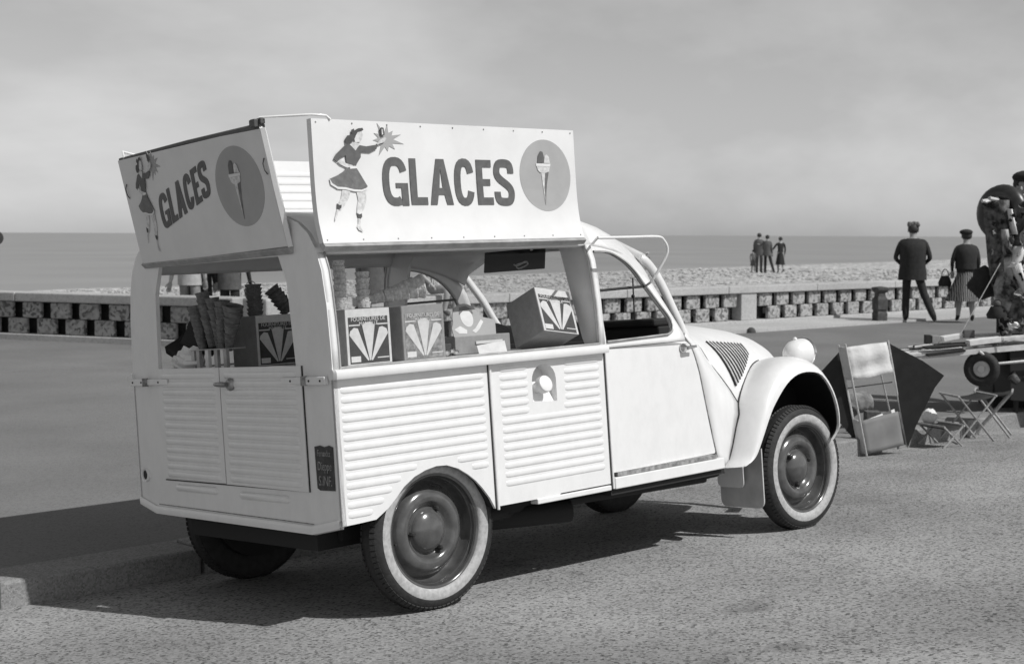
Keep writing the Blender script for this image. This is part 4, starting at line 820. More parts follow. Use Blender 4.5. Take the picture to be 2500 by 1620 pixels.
def person(label, loc, face, h, top, bottom, shoe=SHOE, sleeve=None, hair=HAIRD, pose=None, lower='trousers', coat=None, skirt=None, hat=None, leg=None, group=None, lean=0.0):
    """one skinned body (faces local +X) with hair, hat and clothing as parts; h = standing height"""
    k = h / 1.72; t = thing('person', label, 'person', loc, face, group)
    P = dict(pelvis=(0, 0, .93), spine=(.0, 0, 1.13), chest=(.0, 0, 1.32), neck=(-.01, 0, 1.47), hb=(.0, 0, 1.535), hm=(.018, 0, 1.62), ht=(.008, 0, 1.695),
             hipL=(0, .085, .90), kneeL=(.02, .095, .50), ankL=(0, .095, .09), toeL=(.14, .105, .035), hipR=(0, -.085, .90), kneeR=(.02, -.095, .50), ankR=(0, -.095, .09), toeR=(.14, -.105, .035),
             shL=(-.01, .175, 1.41), elL=(-.03, .225, 1.13), wrL=(.06, .215, .90), shR=(-.01, -.175, 1.41), elR=(-.03, -.225, 1.13), wrR=(.06, -.215, .90))
    if pose: P.update(pose)
    rad = dict(pelvis=.125, spine=.118, chest=.128, neck=.052, hb=.062, hm=.092, ht=.055, hipL=.092, hipR=.092, kneeL=.074, kneeR=.074, ankL=(.062 if leg is None else .040), ankR=(.062 if leg is None else .040), toeL=.034, toeR=.034, shL=.062, shR=.062, elL=.044, elR=.044, wrL=.029, wrR=.029)
    E_ = [('pelvis', 'spine'), ('spine', 'chest'), ('chest', 'neck'), ('neck', 'hb'), ('hb', 'hm'), ('hm', 'ht'), ('pelvis', 'hipL'), ('hipL', 'kneeL'), ('kneeL', 'ankL'), ('ankL', 'toeL'), ('pelvis', 'hipR'), ('hipR', 'kneeR'), ('kneeR', 'ankR'), ('ankR', 'toeR'), ('chest', 'shL'), ('shL', 'elL'), ('elL', 'wrL'), ('chest', 'shR'), ('shR', 'elR'), ('elR', 'wrR')]
    names = list(P); V = {n_: Vector(P[n_]) * k for n_ in names}
    if lean:
        for n_ in names:
            if V[n_].z > V['pelvis'].z: V[n_].x += (V[n_].z - V['pelvis'].z) * lean
    me = bpy.data.meshes.new('body'); me.from_pydata([V[n_] for n_ in names], [(names.index(a), names.index(c)) for a, c in E_], [])
    o = bpy.data.objects.new('body', me); COL.objects.link(o); o.modifiers.new('s', 'SKIN').use_smooth_shade = True
    sd = o.modifiers.new('d', 'SUBSURF'); sd.levels = 1; sd.render_levels = 1
    for i, n_ in enumerate(names):
        s = me.skin_vertices[0].data[i]; s.radius = (rad[n_] * k, rad[n_] * k); s.use_root = (n_ == 'pelvis')
    bpy.context.view_layer.update(); em = bpy.data.meshes.new_from_object(o.evaluated_get(bpy.context.evaluated_depsgraph_get())); bpy.data.objects.remove(o)
    em.name = 'body'
    for m in (SKINP, top, bottom, shoe, sleeve or top, leg or bottom): em.materials.append(m)
    def cls(p):
        best = None
        for a, c in E_:
            A, B = V[a], V[c]; d = B - A; q = max(0, min(1, (p - A).dot(d) / d.length_squared)); dist = (p - A - d * q).length - (rad[a] * (1 - q) + rad[c] * q) * k
            if best is None or dist < best[0]: best = (dist, a, c, q)
        _, a, c, q = best
        if c in ('hb', 'hm', 'ht') or (a == 'chest' and c == 'neck' and q > .75): return 0
        if c in ('toeL', 'toeR') or (c in ('ankL', 'ankR') and q > .93): return 3
        if c in ('kneeL', 'kneeR'): return 2
        if c in ('ankL', 'ankR'): return 5
        if c in ('wrL', 'wrR') and q > .93: return 0
        if c in ('elL', 'elR', 'wrL', 'wrR'): return 4
        if c in ('hipL', 'hipR') or a == 'pelvis' and c == 'spine' and q < .25: return 2
        return 1
    for f in em.polygons: f.material_index = cls(f.center); f.use_smooth = True
    # hands with five fingers, nose and ears joined to the body mesh
    bm = bmesh.new(); bm.from_mesh(em)
    x = MB()
    for s in 'LR':
        w_ = V['wr' + s]; d = (w_ - V['el' + s]).normalized(); sd_ = d.cross(Vector((0, 0, 1)) if abs(d.z) < .9 else Vector((1, 0, 0))).normalized(); nn = d.cross(sd_)
        x.tube([w_ - d * .01 * k, w_ + d * .03 * k, w_ + d * .085 * k], [.026 * k, .036 * k, .034 * k], 8, flat=.55)
        for i, ln in enumerate((.062, .075, .070, .055)):
            b0 = w_ + d * .08 * k + sd_ * (i - 1.5) * .018 * k; x.tube([b0, b0 + d * ln * .55 * k + nn * .008 * k, b0 + d * ln * .9 * k + nn * .026 * k], [.0095 * k, .0088 * k, .007 * k], 6)
        b0 = w_ + d * .03 * k + sd_ * -.03 * k; x.tube([b0, b0 + d * .03 * k - sd_ * .022 * k, b0 + d * .058 * k - sd_ * .026 * k + nn * .01 * k], [.012 * k, .010 * k, .008 * k], 6)
    hm = V['hm']; x.sphere(hm + Vector((.094, 0, -.022)) * k, (.016 * k, .011 * k, .02 * k), 8, 6)
    for s in (-1, 1): x.sphere(hm + Vector((-.008, s * .088, -.015)) * k, (.018 * k, .009 * k, .028 * k), 8, 6)
    tm = x.mesh('tmp', [SKINP], 60); bm.from_mesh(tm); bm.to_mesh(em); bm.free(); bpy.data.meshes.remove(tm)
    o = bpy.data.objects.new('body', em); COL.objects.link(o); o.parent = t
    # face marks
    for s in (-1, 1):
        b = MB(); b.sphere(hm + Vector((.080, s * .032, .008)) * k, (.008 * k, .012 * k, .007 * k), 8, 6); b.build('eye', SHOE, t)
    b = MB(); b.sphere(hm + Vector((.078, 0, -.055)) * k, (.010 * k, .024 * k, .006 * k), 8, 6); b.build('mouth', GREYC, t)
    if hair:
        b = MB(); b.sphere(hm + Vector((-.018, 0, .018)) * k, (.098 * k, .098 * k, .098 * k), 14, 10); b.v = [tuple(Vector(p)) for p in b.v if True]
        kp = [i for i, f in enumerate(b.f) if True]
        b.v = [(p[0] if p[0] - hm.x < .055 * k or p[2] - hm.z > .05 * k else hm.x + .05 * k, p[1], p[2]) for p in b.v]; b.build('hair', hair, t, smooth=60)
    if coat:
        mtl, z0, z1, w0, w1 = coat; b = MB(); rows = []; ex = w1 - .2
        c0 = V['pelvis']; c1 = V['chest']
        for z, wx, wy in ((z0, w0 * .72, w0), (z0 + .1, w0 * .70, w0 * .98), (1.0, .145 + ex, .185 + ex), (1.15, .142 + ex, .188 + ex), (1.30, .145 + ex, .208 + ex), (1.40, .125 + ex * .6, .19 + ex), (z1, .07, .10)):
            r_ = []; dx = (c0.lerp(c1, (z - .93) / .39)).x
            for i in range(18):
                a = 2 * math.pi * i / 18; r_.append(Vector((dx + wx * k * math.cos(a) * (1 + .03 * math.sin(5 * a)), wy * k * math.sin(a), z * k)))
            rows.append(r_)
        b.grid(rows, close=True); b.build('jacket', mtl, t, smooth=60)
    if skirt:
        mtl, z0, z1, w0, sw = skirt; b = MB(); rows = []
        for q in (0, .2, .5, .8, 1):
            z = z1 + (z0 - z1) * q; wd = .135 + (w0 - .135) * q; r_ = []
            for i in range(28):
                a = 2 * math.pi * i / 28; rr_ = wd * (1 + .07 * q * math.sin(7 * a)); r_.append(Vector((rr_ * .85 * math.cos(a) * k + sw * q * k, rr_ * math.sin(a) * k, z * k)))
            rows.append(r_)
        b.grid(rows, close=True); b.build('skirt', mtl, t, smooth=60)
    if hat == 'beret':
        b = MB(); b.sphere(hm + Vector((-.03, .015, .075)) * k, (.128 * k, .125 * k, .058 * k), 16, 8); b.build('beret', SUIT, t, smooth=60)
    elif hat == 'cap':
        b = MB(); b.sphere(hm + Vector((-.01, 0, .085)) * k, (.125 * k, .115 * k, .05 * k), 16, 8); b.sphere(hm + Vector((.115, 0, .055)) * k, (.075 * k, .085 * k, .014 * k), 12, 6); b.build('flat_cap', GREYC, t, smooth=60)
    elif hat == 'tuft':
        b = MB(); 
        for i in range(16): b.sphere(hm + Vector((random.uniform(-.07, .05), random.uniform(-.085, .085), .075 + random.uniform(0, .04))) * k, .035 * k, 7, 5)
        b.build('hair_tuft', mat('windblown_hair', .12, .8, .4, 60), t)
    elif hat == 'white':
        b = MB(); b.sphere(hm + Vector((0, 0, .06)) * k, (.16 * k, .16 * k, .05 * k), 14, 6); b.build('sun_hat', WHITEC, t, smooth=60)
    return t
def bag(parent_label, loc, m, w_=.3, h_=.2, label='', rz=0):
    t = thing('handbag', label, 'bag', loc, rz); b = MB(); rows = []
    for z, s in ((0, .9), (.06, 1), (h_ * .6, .85), (h_, .55)): rows.append([Vector((math.cos(a) * .06 * s, math.sin(a) * w_ / 2 * s, z)) for a in [2 * math.pi * i / 12 for i in range(12)]])
    b.grid(rows, close=True); b.add(rows[0], [tuple(range(12))]); b.build('pouch', m, t, smooth=60)
    b = MB(); b.tube([Vector((0, math.cos(a) * w_ * .25, h_ - .01 + math.sin(a) * .12)) for a in [math.pi * i / 10 for i in range(11)]], .008, 6); b.build('strap', m, t, smooth=60); return t
GZ = .046
# man in dark suit, hands before him, walking away
AW = math.atan2(.55, .84)
person('man in a black suit walking away with hands held before him', (18.36, 8.70, .055), AW, 1.66, SUIT, SUIT, hat='tuft', hair=HAIRD,
       pose=dict(kneeL=(.10, .10, .50), ankL=(.02, .10, .09), toeL=(.15, .10, .04), kneeR=(-.02, -.20, .50), ankR=(-.16, -.36, .13), toeR=(-.04, -.40, .035), elL=(-.03, .30, 1.12), wrL=(.14, .17, .99), elR=(-.03, -.30, 1.12), wrR=(.14, -.17, .99), shL=(-.01, .20, 1.42), shR=(-.01, -.20, 1.42)), coat=(SUIT, .74, 1.47, .25, .24))
w2 = person('woman in a black beret and striped full skirt walking beside the goods', (19.08, 8.115, .055), AW + .1, 1.55, SUIT, SKINP, hat='beret', skirt=(SKIRTM, .40, .98, .37, 0), leg=SKINP,
       pose=dict(kneeL=(.09, .09, .50), ankL=(.06, .12, .09), kneeR=(-.03, -.10, .5), ankR=(-.12, -.12, .10), toeR=(0, -.13, .035), toeL=(.2, .12, .035), elL=(-.04, .26, 1.14), wrL=(.06, .24, .95)), coat=(SUIT, .93, 1.47, .175, .215))
bag('', (18.93, 8.42, .66), SUIT, .26, .18, 'dark handbag hanging from the arm of the woman in the beret', AW + .5)
# walkers seen through the rear window
person('walker in a pale jacket and light trousers seen through the rear window', (7.78, 14.35, -.10), AW + .15, 1.74, LIGHTC, MIDC, sleeve=LIGHTC, coat=(LIGHTC, .83, 1.47, .178, .19), pose=dict(kneeL=(.1, .09, .5), ankL=(.12, .09, .09), toeL=(.26, .1, .035), kneeR=(-.02, -.1, .5), ankR=(-.2, -.1, .12), wrL=(.02, .30, .86)))
person('walker in a dark coat between the two walkers in the rear window', (8.02, 14.45, -.10), AW + .15, 1.62, SUIT, SUIT, coat=(SUIT, .62, 1.47, .20, .2), pose=dict(kneeL=(-.02, .09, .5), ankL=(-.15, .09, .1), kneeR=(.1, -.1, .5), ankR=(.12, -.1, .09), toeR=(.26, -.1, .035)))
person('walker in black carrying a basket, seen through the rear window', (8.28, 14.05, -.10), AW + .1, 1.66, SUIT, SUIT, coat=(GREYC, .80, 1.47, .190, .2), pose=dict(wrR=(.02, -.34, .84), elR=(-.02, -.30, 1.12), kneeL=(.08, .09, .5), ankL=(.06, .1, .09), kneeR=(-.02, -.1, .5), ankR=(-.16, -.1, .11)))
bk = thing('shopping_basket', 'small striped basket in the hand of the walker in black', 'basket', (8.47, 13.76, .42)); b = MB(); b.lathe([(0, 0), (.07, 0), (.105, .24), (.11, .26), (.10, .255), (.065, .015)], 16); b.build('basket', striped('basket_weave', .03, .3, 12), bk, smooth=60); b = MB(); b.tube([Vector((math.cos(a) * .1, 0, .25 + math.sin(a) * .13)) for a in [math.pi * i / 10 for i in range(11)]], .007, 6); b.build('handle', SUIT, bk)
bag('', (7.55, 14.55, .30), SUIT, .24, .14, 'black handbag carried low by the walker in the pale jacket')
# dark coat behind the side window
person('walker in a dark jacket seen through the side window over the wafer cups', (9.86, 12.6, -.10), AW + .2, 1.70, GREYC, GREYC, leg=LIGHTC, coat=(GREYC, .72, 1.47, .21, .2), hair=HAIRD, pose=dict(kneeL=(.08, .09, .5), ankL=(.05, .1, .09), ankR=(-.16, -.1, .12)))
# child seated on the coping, legs over the promenade side
person('child in a striped blouse sitting on the sea wall with legs hanging down', (8.95, 10.12, .695 - .46), math.atan2(-1, .35), 1.30, BLOUSE, MIDC, sleeve=SKINP, leg=SKINP, hair=HAIRD, shoe=SHOE,
       pose=dict(pelvis=(0, 0, .73), spine=(-.03, 0, .93), chest=(-.01, 0, 1.12), neck=(.02, 0, 1.26), hb=(.04, 0, 1.32), hm=(.06, 0, 1.405), ht=(.05, 0, 1.48), hipL=(.03, .085, .71), hipR=(.03, -.085, .71), kneeL=(.42, .10, .74), ankL=(.40, .10, .33), toeL=(.52, .11, .25), kneeR=(.40, -.12, .73), ankR=(.33, -.13, .34), toeR=(.45, -.14, .27), shL=(.0, .16, 1.21), shR=(.0, -.16, 1.21), elL=(-.08, .24, .98), wrL=(.08, .22, .80), elR=(-.06, -.24, .97), wrR=(.1, -.2, .82)))
# group on the beach
gp = lambda px, d: pix(px, d, -.17)
person('man in a grey suit at the left of the family on the beach', gp(1854, 66), AW - .2, 1.78, GREYC, GREYC, coat=(GREYC, .78, 1.47, .21, .2), group='family walking on the beach')
person('man bending forward with an arm round his neighbour on the beach', gp(1874, 65.5), AW - .3, 1.70, GREYC, SUIT, coat=(GREYC, .80, 1.47, .22, .2), hair=HAIRD, pose=dict(kneeR=(-.02, -.2, .5), ankR=(-.10, -.36, .12), toeR=(.0, -.38, .035), elL=(.05, .30, 1.25), wrL=(.1, .42, 1.30)), group='family walking on the beach')
person('woman in a black dress reaching out to the man beside her on the beach', gp(1906, 65.5), AW + .3, 1.62, SUIT, SKINP, leg=SKINP, skirt=(SUIT, .42, 1.0, .22, 0), pose=dict(elL=(.02, .34, 1.15), wrL=(.04, .56, 1.05), kneeR=(-.04, -.1, .48), ankR=(-.2, -.12, .16)), group='family walking on the beach')
person('small child holding hands at the left edge of the beach family', gp(1840, 66), AW - .2, 1.05, MIDC, SKINP, leg=SKINP, skirt=(GREYC, .55, 1.0, .22, 0), pose=dict(elR=(0, -.28, 1.2), wrR=(0, -.40, 1.38)), group='family walking on the beach')
person('lone bather in a white hat down by the water', (78.4, 68.6, -1.42), AW, 1.65, MIDC, MIDC, hat='white')

# ================================================================== STREET FURNITURE
STONE = mat('dark_stone', 0.07, .85, .35, 14, .3, 40)
t = thing('bollard', 'squat dark stone bollard with a capped top on the promenade', 'bollard', (17.86, 9.0, .046))
b = MB()
for z, r_ in ((0, .13), (.01, .14), (.17, .14), (.20, .115), (.22, .145), (.40, .145), (.43, .12), (.50, .10)): pass
b.lathe([(0, 0), (.13, 0), (.135, .16), (.11, .20), (.14, .23), (.14, .40), (.10, .45), (.095, .51)], 4, 0, Matrix.Rotation(R(20), 4, 'Z')); b.build('shaft', STONE, t, bevel=.01)
b = MB(); b.lathe([(0, .51), (.11, .51), (.15, .56), (.15, .60), (0, .62)], 4, 0, Matrix.Rotation(R(20), 4, 'Z')); b.build('cap', STONE, t, bevel=.01)
t = thing('road_stud', 'small black domed stud on the promenade beyond the bonnet', 'stud', (14.1, 8.79, .046)); b = MB(); b.lathe([(0, .085), (.03, .08), (.055, .06), (.07, .03), (.075, 0)], 16); b.build('dome', STONE, t, smooth=60)
t = thing('round_sign', 'dark round sign disc just entering the left edge', 'sign', tuple(pix(-9, 20, .046))); b = MB(); b.lathe([(0, .01), (.095, .01), (.097, 0), (.095, -.01), (0, -.01)], 28, 0, Matrix.Translation((0, 0, 1.388)) @ Matrix.Rotation(R(90), 4, 'X') @ Matrix.Rotation(R(-42), 4, 'Y')); b.build('disc', STONE, t); b = MB(); b.tube([(0, .02, 0), (0, .02, 1.4)], .018, 8); b.build('post', STONE, t)

# ================================================================== BEACH-GOODS STALL AT THE KERB
POLE = mat('bamboo_cane', .55, .5, .2, 20); KBLACK = mat('kite_black_cloth', .018, .8, .3, 12); KWHITE = mat('kite_white_cloth', .60, .8, .06, 20, .2, 30); MOTT = mat('printed_beach_cloth', .30, .85, .9, 9, dark=.02); MOTT2 = mat('mottled_netting', .10, .85, .9, 16, dark=.012); WOODP = mat('painted_wood', .62, .6, .2, 12); CARTB = mat('cart_black', .012, .7)
# box kite standing in the gutter (local x to the right along the camera plane, y away, z up)
ko = Vector((5.40, .97, road_z(.97) + .005)); kr = math.atan2(RT.y, RT.x)
kite = thing('kite', 'box kite with white cells and two black wings propped at the kerb', 'kite', ko, kr)
S = 10.75 / FPX
def kp(px, py, dy=0): return Vector(((px - 2150) * S, dy, (1108 - py) * S))
b = MB(); b.tube([kp(2152, 1108), kp(2095, 838)], .0075, 6); b.build('front_spar', POLE, kite, smooth=60)
b = MB(); b.tube([kp(2140, 1106, .06), kp(2084, 842, .06)], .0075, 6); b.build('left_spar', POLE, kite, smooth=60)
b = MB(); b.tube([kp(2260, 1092, .12), kp(2208, 832, .12)], .0075, 6); b.build('right_spar', POLE, kite, smooth=60)
b = MB(); b.tube([kp(2240, 1060, .25), kp(2196, 890, .25)], .006, 6); b.build('back_spar', POLE, kite, smooth=60)
b = MB(); b.tube([kp(2108, 946, .05), kp(2222, 934, .14)], .004, 6); b.build('spreader', SHOE, kite)
def cloth(name, pts, m, fold=.012, n=8, seed=0):
    a, c, d, e = pts; b = MB(); rows = []
    for i in range(n + 1):
        r_ = []
        for j in range(n + 1):
            u, v = i / n, j / n; p = (a * (1 - u) + c * u) * (1 - v) + (e * (1 - u) + d * u) * v; p = p.copy(); p.y += fold * math.sin(v * 9 + u * 3 + seed) * math.sin(math.pi * u) + fold * .5 * math.sin(u * 13 + seed); r_.append(p)
        rows.append(r_)
    b.grid(rows); return b.build(name, m, kite, smooth=60, solid=.002)
cloth('upper_sail', (kp(2098, 846), kp(2208, 835, .12), kp(2226, 908, .12), kp(2114, 925)), KWHITE, .02)
cloth('upper_side_sail', (kp(2085, 846, .06), kp(2098, 846), kp(2114, 925), kp(2102, 926, .06)), KWHITE, .004, 4)
cloth('lower_sail', (kp(2136, 1024), kp(2238, 1004, .12), kp(2257, 1086, .12), kp(2152, 1104)), mat('kite_grey_cloth', .20, .8, .1, 6), .006)
cloth('lower_side_sail', (kp(2122, 1020, .06), kp(2136, 1024), kp(2152, 1104), kp(2140, 1104, .06)), KWHITE, .004, 4)
cloth('lower_back_sail', (kp(2140, 1026, .02), kp(2238, 1004, .25), kp(2250, 1070, .25), kp(2152, 1100, .02)), KWHITE, .006, 4)
b = MB(); b.prism([[(q.x, q.z) for q in (kp(2086, 860), kp(2020, 936), kp(2032, 975), kp(2080, 1018), kp(2118, 1062), kp(2140, 1104))]], lambda u, v, d: Vector((u, .062 + .10 * max(0, (-.04 - u)) + d, v)), .003); b.build('left_wing', KBLACK, kite)
b = MB(); b.prism([[(q.x, q.z) for q in (kp(2209, 838), kp(2290, 880), kp(2341, 915), kp(2320, 945), kp(2300, 990), kp(2278, 1040), kp(2260, 1094))]], lambda u, v, d: Vector((u, .124 - .16 * max(0, (u - .2)) + d, v)), .003); b.build('right_wing', KBLACK, kite)
# hand cart
co = Vector((7.25, 1.75, .046)); cr = math.atan2(RT.y, RT.x)
cart = thing('hand_cart', 'black hand cart with a low tray and a tube handle at the right edge', 'cart', co, cr)
CD = (co - CAM).dot(FW); SC = CD / FPX
cpx = 1250 + (co - CAM).dot(RT) / SC; cpy = 810 - (co - CAM).dot(UP) / SC
def cp(px, py, dy=0): return Vector(((px - cpx) * SC, dy, (cpy - py) * SC))
b = MB(); b.prism([[(q.x, q.z) for q in (cp(2170, 862), cp(2700, 812), cp(2700, 826), cp(2172, 874))]], lambda u, v, d: Vector((u, -.25 + d, v)), .62); b.build('tray', WOODP, cart)
b = MB(); b.prism([[(q.x, q.z) for q in (cp(2440, 840), cp(2700, 820), cp(2700, 985), cp(2446, 968))]], lambda u, v, d: Vector((u, -.22 + d, v)), .55); b.build('goods_box', CARTB, cart)
b = MB(); b.prism([[(q.x, q.z) for q in (cp(2376, 846), cp(2446, 838), cp(2446, 880), cp(2400, 884))]], lambda u, v, d: Vector((u, -.15 + d, v)), .3); b.build('bracket', CARTB, cart)
b = MB(); b.tube([cp(2362, 850, -.27), cp(2402, 880, -.27), cp(2700, 850, -.27)], .012, 8); b.build('handle_tube', POLE, cart, smooth=60)
wh = bpy.data.objects.new('wheel', None); COL.objects.link(wh); wh.parent = cart; wh.location = cp(2372, 893, -.24); wh.rotation_euler = (R(90), 0, R(-28))
b = MB(); b.torus((0, 0, 0), .105, .042, None, 28, 10); b.build('tyre', RUBBER, wh, smooth=60)
b = MB(); b.lathe([(0, .03), (.03, .03), (.035, .015), (.07, .01), (.075, -.01)], 20); b.build('hub', WOODP, wh, smooth=50)
b = MB(); b.tube([cp(2372, 893, -.24), cp(2420, 900, .1)], .02, 8); b.build('axle', CARTB, cart)
for px in (2445, 2480): 
    b = MB(); b.tube([cp(px, 905, -.2), cp(px + 18, 925, -.2)], [.045, .03], 8); b.build('hanging_roll', MOTT2, cart, smooth=60)
for px, dy in ((2465, -.15), (2690, .2), (2690, -.15), (2455, .25)): 
    b = MB(); b.tube([cp(px, 960, dy), Vector((cp(px, 960).x, dy, 0))], .022, 8); b.build('leg', CARTB, cart, smooth=60)
# goods lying on the tray
def flat(name, label, cat, px0, py0, px1, py1, th, dy, m, dep=.12):
    t = thing(name, label, cat, co, cr); a, c = cp(px0, py0, dy), cp(px1, py1, dy); d = c - a; b = MB(); ang = math.atan2(d.z, d.x)
    b.box((a + c) / 2 + Vector((0, 0, th / 2)), (d.length, dep, th), Matrix.Rotation(-ang, 3, 'Y')); b.build('piece', m, t, bevel=.004)
G_ = 'rolled and folded goods on the cart tray'
for i, (nm, lb_, ct, a0, b0, a1, b1, th, dy, m) in enumerate((
  ('folded_kite', 'white folded kite lying at the left end of the tray', 'kite', 2172, 868, 2330, 852, .028, -.20, WOODP), ('cane_bundle', 'dark cane bundle on the front edge of the tray', 'canes', 2235, 846, 2332, 838, .02, -.22, KBLACK),
  ('cane_bundle', 'dark cane bundle lying higher up the tray', 'canes', 2236, 862, 2326, 850, .02, -.26, KBLACK), ('paper_roll', 'thick white paper roll in the middle of the tray', 'roll', 2340, 838, 2415, 828, .045, -.20, PAPER),
  ('wood_strip', 'pale wood strip crossing the tray to the right edge', 'strip', 2420, 826, 2560, 812, .03, -.20, WOODP), ('wood_strip', 'thin pale wood strip at the back of the tray', 'strip', 2300, 826, 2470, 818, .02, .1, WOODP),
  ('paper_roll', 'crumpled white packet on the back of the tray', 'packet', 2295, 832, 2352, 822, .04, 0, PAPER))): flat(nm, lb_, ct, a0, b0, a1, b1, th, dy, m)
for lb_, px, py, w_, h_, m, dy in (('small black box standing at the left of the tray', 2252, 836, .045, .075, KBLACK, -.1), ('small pale box beside the black one on the tray', 2270, 836, .06, .07, CARD, -.1), ('dark grey box in the middle of the tray', 2355, 822, .09, .065, GREYC, -.05)):
    t = thing('small_box', lb_, 'box', co, cr); a = cp(px, py, dy); b = MB(); b.box(a + Vector((0, 0, h_ / 2)), (w_, .06, h_)); b.build('carton', m, t, bevel=.004)
# folding stools
STOOLM = mat('worn_stool_wood', .34, .6, .3, 30)
def stool(label, x, y, w_, h_, tilt, m=None):
    m = m or STOOLM; t = thing('folding_stool', label, 'stool', (x, y, road_z(y) + .006), kr + tilt, 'folding stools beside the cart')
    for s in (-1, 1):
        for q in (-1, 1):
            b = MB(); b.tube([(q * w_ / 2, s * .13, 0), (-q * w_ / 2, s * .13, h_)], .0085, 6); b.build('leg', m, t, smooth=60)
    for q in (-1, 1):
        b = MB(); b.tube([(q * w_ / 2, -.14, h_), (q * w_ / 2, .14, h_)], .009, 6); b.build('rail', m, t, smooth=60)
    b = MB(); b.grid([[Vector((x * w_ / 2, y * .13, h_ - .03 * (1 - x * x))) for x in (-1, -.5, 0, .5, 1)] for y in (-1, 0, 1)]); b.build('seat', KBLACK, t, smooth=60, solid=.004); return t
stool('folding stool standing nearest the kite wing', 6.60, .86, .32, .36, .25); stool('folding stool farther along the kerb behind the first', 7.02, .88, .28, .36, -.35); stool('low folding stool at the foot of the kite', 6.22, .86, .20, .16, .5)
b = MB(); t = thing('white_bundle', 'small white bundle on the ground among the stools', 'bundle', (6.55, 1.16, .05)); b.sphere((0, 0, .05), (.08, .05, .055), 12, 8); b.v = [tuple(Vector(p) * (1 + .15 * math.sin(p[0] * 70 + p[1] * 50))) for p in b.v]; b.build('cloth', PAPER, t, smooth=60)
# cloth heap and crate left of the kite
ho_ = pix(2078, 11.2, .05); t = thing('cloth_heap', 'grey heap of folded cloth between the van and the kite', 'cloth', tuple(ho_), kr); b = MB(); b.sphere((0, 0, .19), (.20, .12, .09), 18, 12)
b.v = [(p[0], p[1], p[2] + .03 * math.sin(p[0] * 22 + p[2] * 40) * math.cos(p[1] * 30)) for p in b.v]; b.build('cloth', mat('heap_cloth', .22, .9, .5, 12, .4, 20), t, smooth=60)
b = MB(); b.tube([(-.02, -.1, .14), (-.10, -.12, 0)], .009, 6); b.tube([(.16, .05, .14), (.16, .08, 0)], .009, 6); b.tube([(-.16, .05, .14), (-.16, .08, 0)], .009, 6); b.build('trestle', POLE, t)
t = thing('crate', 'small dark crate behind the left spar of the kite', 'crate', (5.76, 1.16, .05), kr); b = MB(); b.bx(-.055, .055, -.05, .05, 0, .16); b.build('box', mat('crate_wood', .10, .8, .4, 20), t, bevel=.005)
b = MB(); b.bx(-.06, .06, -.055, -.05, .0, .012); b.build('rail', POLE, t)
# hanging goods: rack column right of the woman
rk = thing('goods_rack', 'tall rack pole hung with printed cloths at the right edge', 'rack', co, cr)
b = MB(); b.tube([cp(2460, 980, .25), cp(2450, 470, .25)], .02, 8); b.build('pole', CARTB, rk); b = MB(); b.tube([cp(2385, 492, .0), cp(2560, 470, .3)], .014, 8); b.build('crossbar', WOODP, rk)
def drape(name, pts, m, dy, wave=.03, seed=0):
    b = MB(); rows = []
    for i, (px0, px1, py) in enumerate(pts):
        r_ = []
        for j in range(11):
            u = j / 10; p = cp(px0 + (px1 - px0) * u, py, dy); p.y += wave * math.sin(u * 8 + seed + i * .5) - .10 * math.sin(math.pi * u); r_.append(p)
        rows.append(r_)
    b.grid(rows); return b.build(name, m, rk, smooth=60, solid=.006)
drape('dark_net', [(2390, 2470, 490), (2394, 2475, 540), (2400, 2480, 590), (2404, 2486, 640), (2415, 2490, 700)], MOTT2, .0, .04, 1)
drape('printed_cloth', [(2415, 2452, 560), (2418, 2470, 610), (2425, 2480, 660), (2410, 2500, 700), (2420, 2520, 760), (2440, 2530, 810)], MOTT, -.06, .03, 2)
drape('white_scarf', [(2432, 2446, 512), (2438, 2454, 545), (2446, 2460, 572)], PAPER, -.10, .01, 3); drape('white_scarf', [(2436, 2470, 640), (2462, 2482, 690), (2478, 2500, 750), (2490, 2516, 806)], KWHITE, -.12, .02, 4)
drape('white_flag', [(2448, 2480, 600), (2442, 2484, 612), (2436, 2478, 634), (2430, 2456, 650)], PAPER, -.10, .01, 5); drape('white_card', [(2478, 2502, 664), (2466, 2500, 678), (2470, 2494, 696)], PAPER, -.12, .005, 6)
b = MB()
for i, (a, c) in enumerate((((2388, 496), (2440, 480)), ((2386, 502), (2432, 498)), ((2380, 499), (2410, 504)), ((2392, 486), (2440, 492)))):
    b = MB(); b.tube([cp(*a, -.05 - i * .02), cp(*c, .05)], .012 if i < 3 else .016, 6); b.build('toy_stick', (PAPER, KBLACK, KBLACK, WOODP)[i], rk, smooth=60)
t = thing('swim_ring', 'big dark inflated swim ring hung high on the rack', 'swim ring', co + Matrix.Rotation(cr, 3, 'Z') @ cp(2440, 520, .05), cr); b = MB(); b.torus((0, 0, 0), .165, .075, Matrix.Rotation(R(90), 3, 'X') @ Matrix.Rotation(R(-52), 3, 'Y'), 28, 12); b.build('ring', mat('dark_vinyl', .035, .35, .3, 12), t, smooth=60)
t = thing('swim_ring', 'second swim ring, half hidden at the right edge of the rack', 'swim ring', co + Matrix.Rotation(cr, 3, 'Z') @ cp(2505, 610, -.05), cr); b = MB(); b.torus((0, 0, 0), .15, .06, Matrix.Rotation(R(80), 3, 'X'), 28, 12); b.build('ring', MOTT2, t, smooth=60)
t = thing('dark_sack', 'round black sack hanging low beside the printed cloth', 'sack', co + Matrix.Rotation(cr, 3, 'Z') @ cp(2408, 690, .15), cr); b = MB(); b.sphere((0, 0, 0), (.11, .10, .14), 16, 12); b.v = [(p[0] * (1.15 - p[2] * 1.6) + .02 * math.sin(p[2] * 40), p[1], p[2] + .012 * math.sin(p[0] * 50)) for p in b.v]; b.build('sack', SUIT, t, smooth=60)
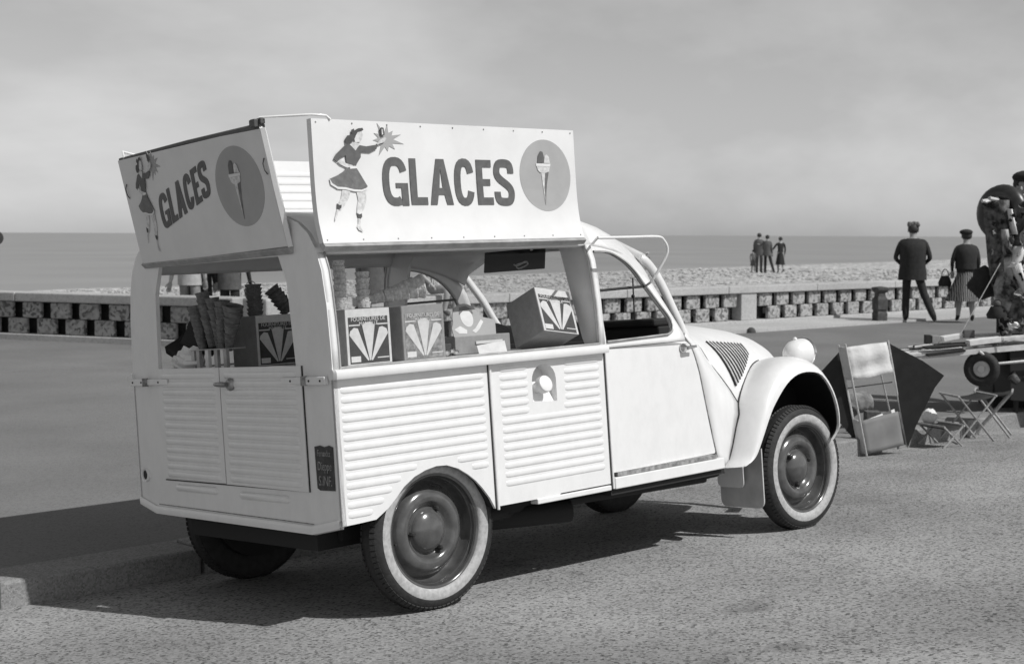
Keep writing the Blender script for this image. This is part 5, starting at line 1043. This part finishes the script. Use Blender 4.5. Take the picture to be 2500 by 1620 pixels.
t = thing('bucket', 'small dark bucket with a grey ball on it hanging under the sack', 'bucket', co + Matrix.Rotation(cr, 3, 'Z') @ cp(2416, 774, -.12), cr); b = MB(); b.lathe([(0, 0), (.075, 0), (.085, .03), (.05, .10), (.045, .10)], 18); b.build('pail', SUIT, t, smooth=50); b = MB(); b.sphere((0, 0, .125), .036, 12, 8); b.build('ball', GREYC, t, smooth=60)
t = thing('goods_sack', 'mottled sack of toys at the foot of the rack', 'sack', co + Matrix.Rotation(cr, 3, 'Z') @ cp(2470, 760, -.05), cr); b = MB(); b.sphere((0, 0, 0), (.14, .12, .19), 18, 12); b.v = [tuple(Vector(p) * (1 + .08 * math.sin(p[0] * 40) * math.cos(p[2] * 35))) for p in b.v]; b.build('sack', MOTT2, t, smooth=60)
b = MB(); b.tube([cp(2404, 640, -.3), cp(2312, 812, -.3)], .004, 6); b.build('guy_cord', POLE, rk)
b = MB(); CM = [PAPER, KBLACK, MOTT, MOTT2, GREYC, KWHITE, SUIT]
for i in range(150):
    t_ = random.random(); py = 500 + 310 * t_; xl = 2396 + 30 * t_; px = random.uniform(xl, 2560); w_ = random.uniform(5, 16); h_ = random.uniform(8, 30); dy = random.uniform(-.22, -.02); a = random.uniform(-.9, .9); c_ = cp(px, py, dy); rows_ = []
    for q in range(4):
        v = (q / 3 - .5) * h_ * SC; r_ = []
        for p_ in range(4): u = (p_ / 3 - .5) * w_ * SC * (1 + .5 * math.sin(q * 2 + i)); r_.append(c_ + Vector((u * math.cos(a) - v * math.sin(a), .02 * math.sin(p_ * 2.1 + i + q), u * math.sin(a) + v * math.cos(a))))
        rows_.append(r_)
    b.grid(rows_, random.choice((0, 1, 1, 2, 3, 3, 4, 5, 6)))
tag(b.build('hanging_trinkets', CM, rk, smooth=60), kind='stuff')
b = MB()
for i in range(26):
    px = random.uniform(2185, 2440); ln = random.uniform(40, 130); py = 862 - (px - 2180) * .095 - random.uniform(0, 12); dy = random.uniform(-.25, .25); b.tube([cp(px, py, dy), cp(px + ln, py - ln * .09 + random.uniform(-4, 4), dy + random.uniform(-.08, .08))], random.uniform(.005, .011), 6, True, i % 3)
tag(b.build('loose_canes', [PAPER, KBLACK, POLE], cart, smooth=60), kind='stuff')
# seller, mostly outside the right edge
so_ = pix(2500, 12.75); t = thing('crate', 'crate under the feet of the seller behind the goods box', 'crate', (so_.x, so_.y, .046), kr); b = MB(); b.bx(-.3, .3, -.2, .2, 0, .2); b.build('box', CARTB, t, bevel=.01)
person('seller in a dark beret and light collar behind the goods at the right edge', (so_.x, so_.y, .247), kr + R(235), 1.80, MIDC, SUIT, hat='beret', hair=HAIRD, coat=(LIGHTC, .8, 1.49, .23, .2))
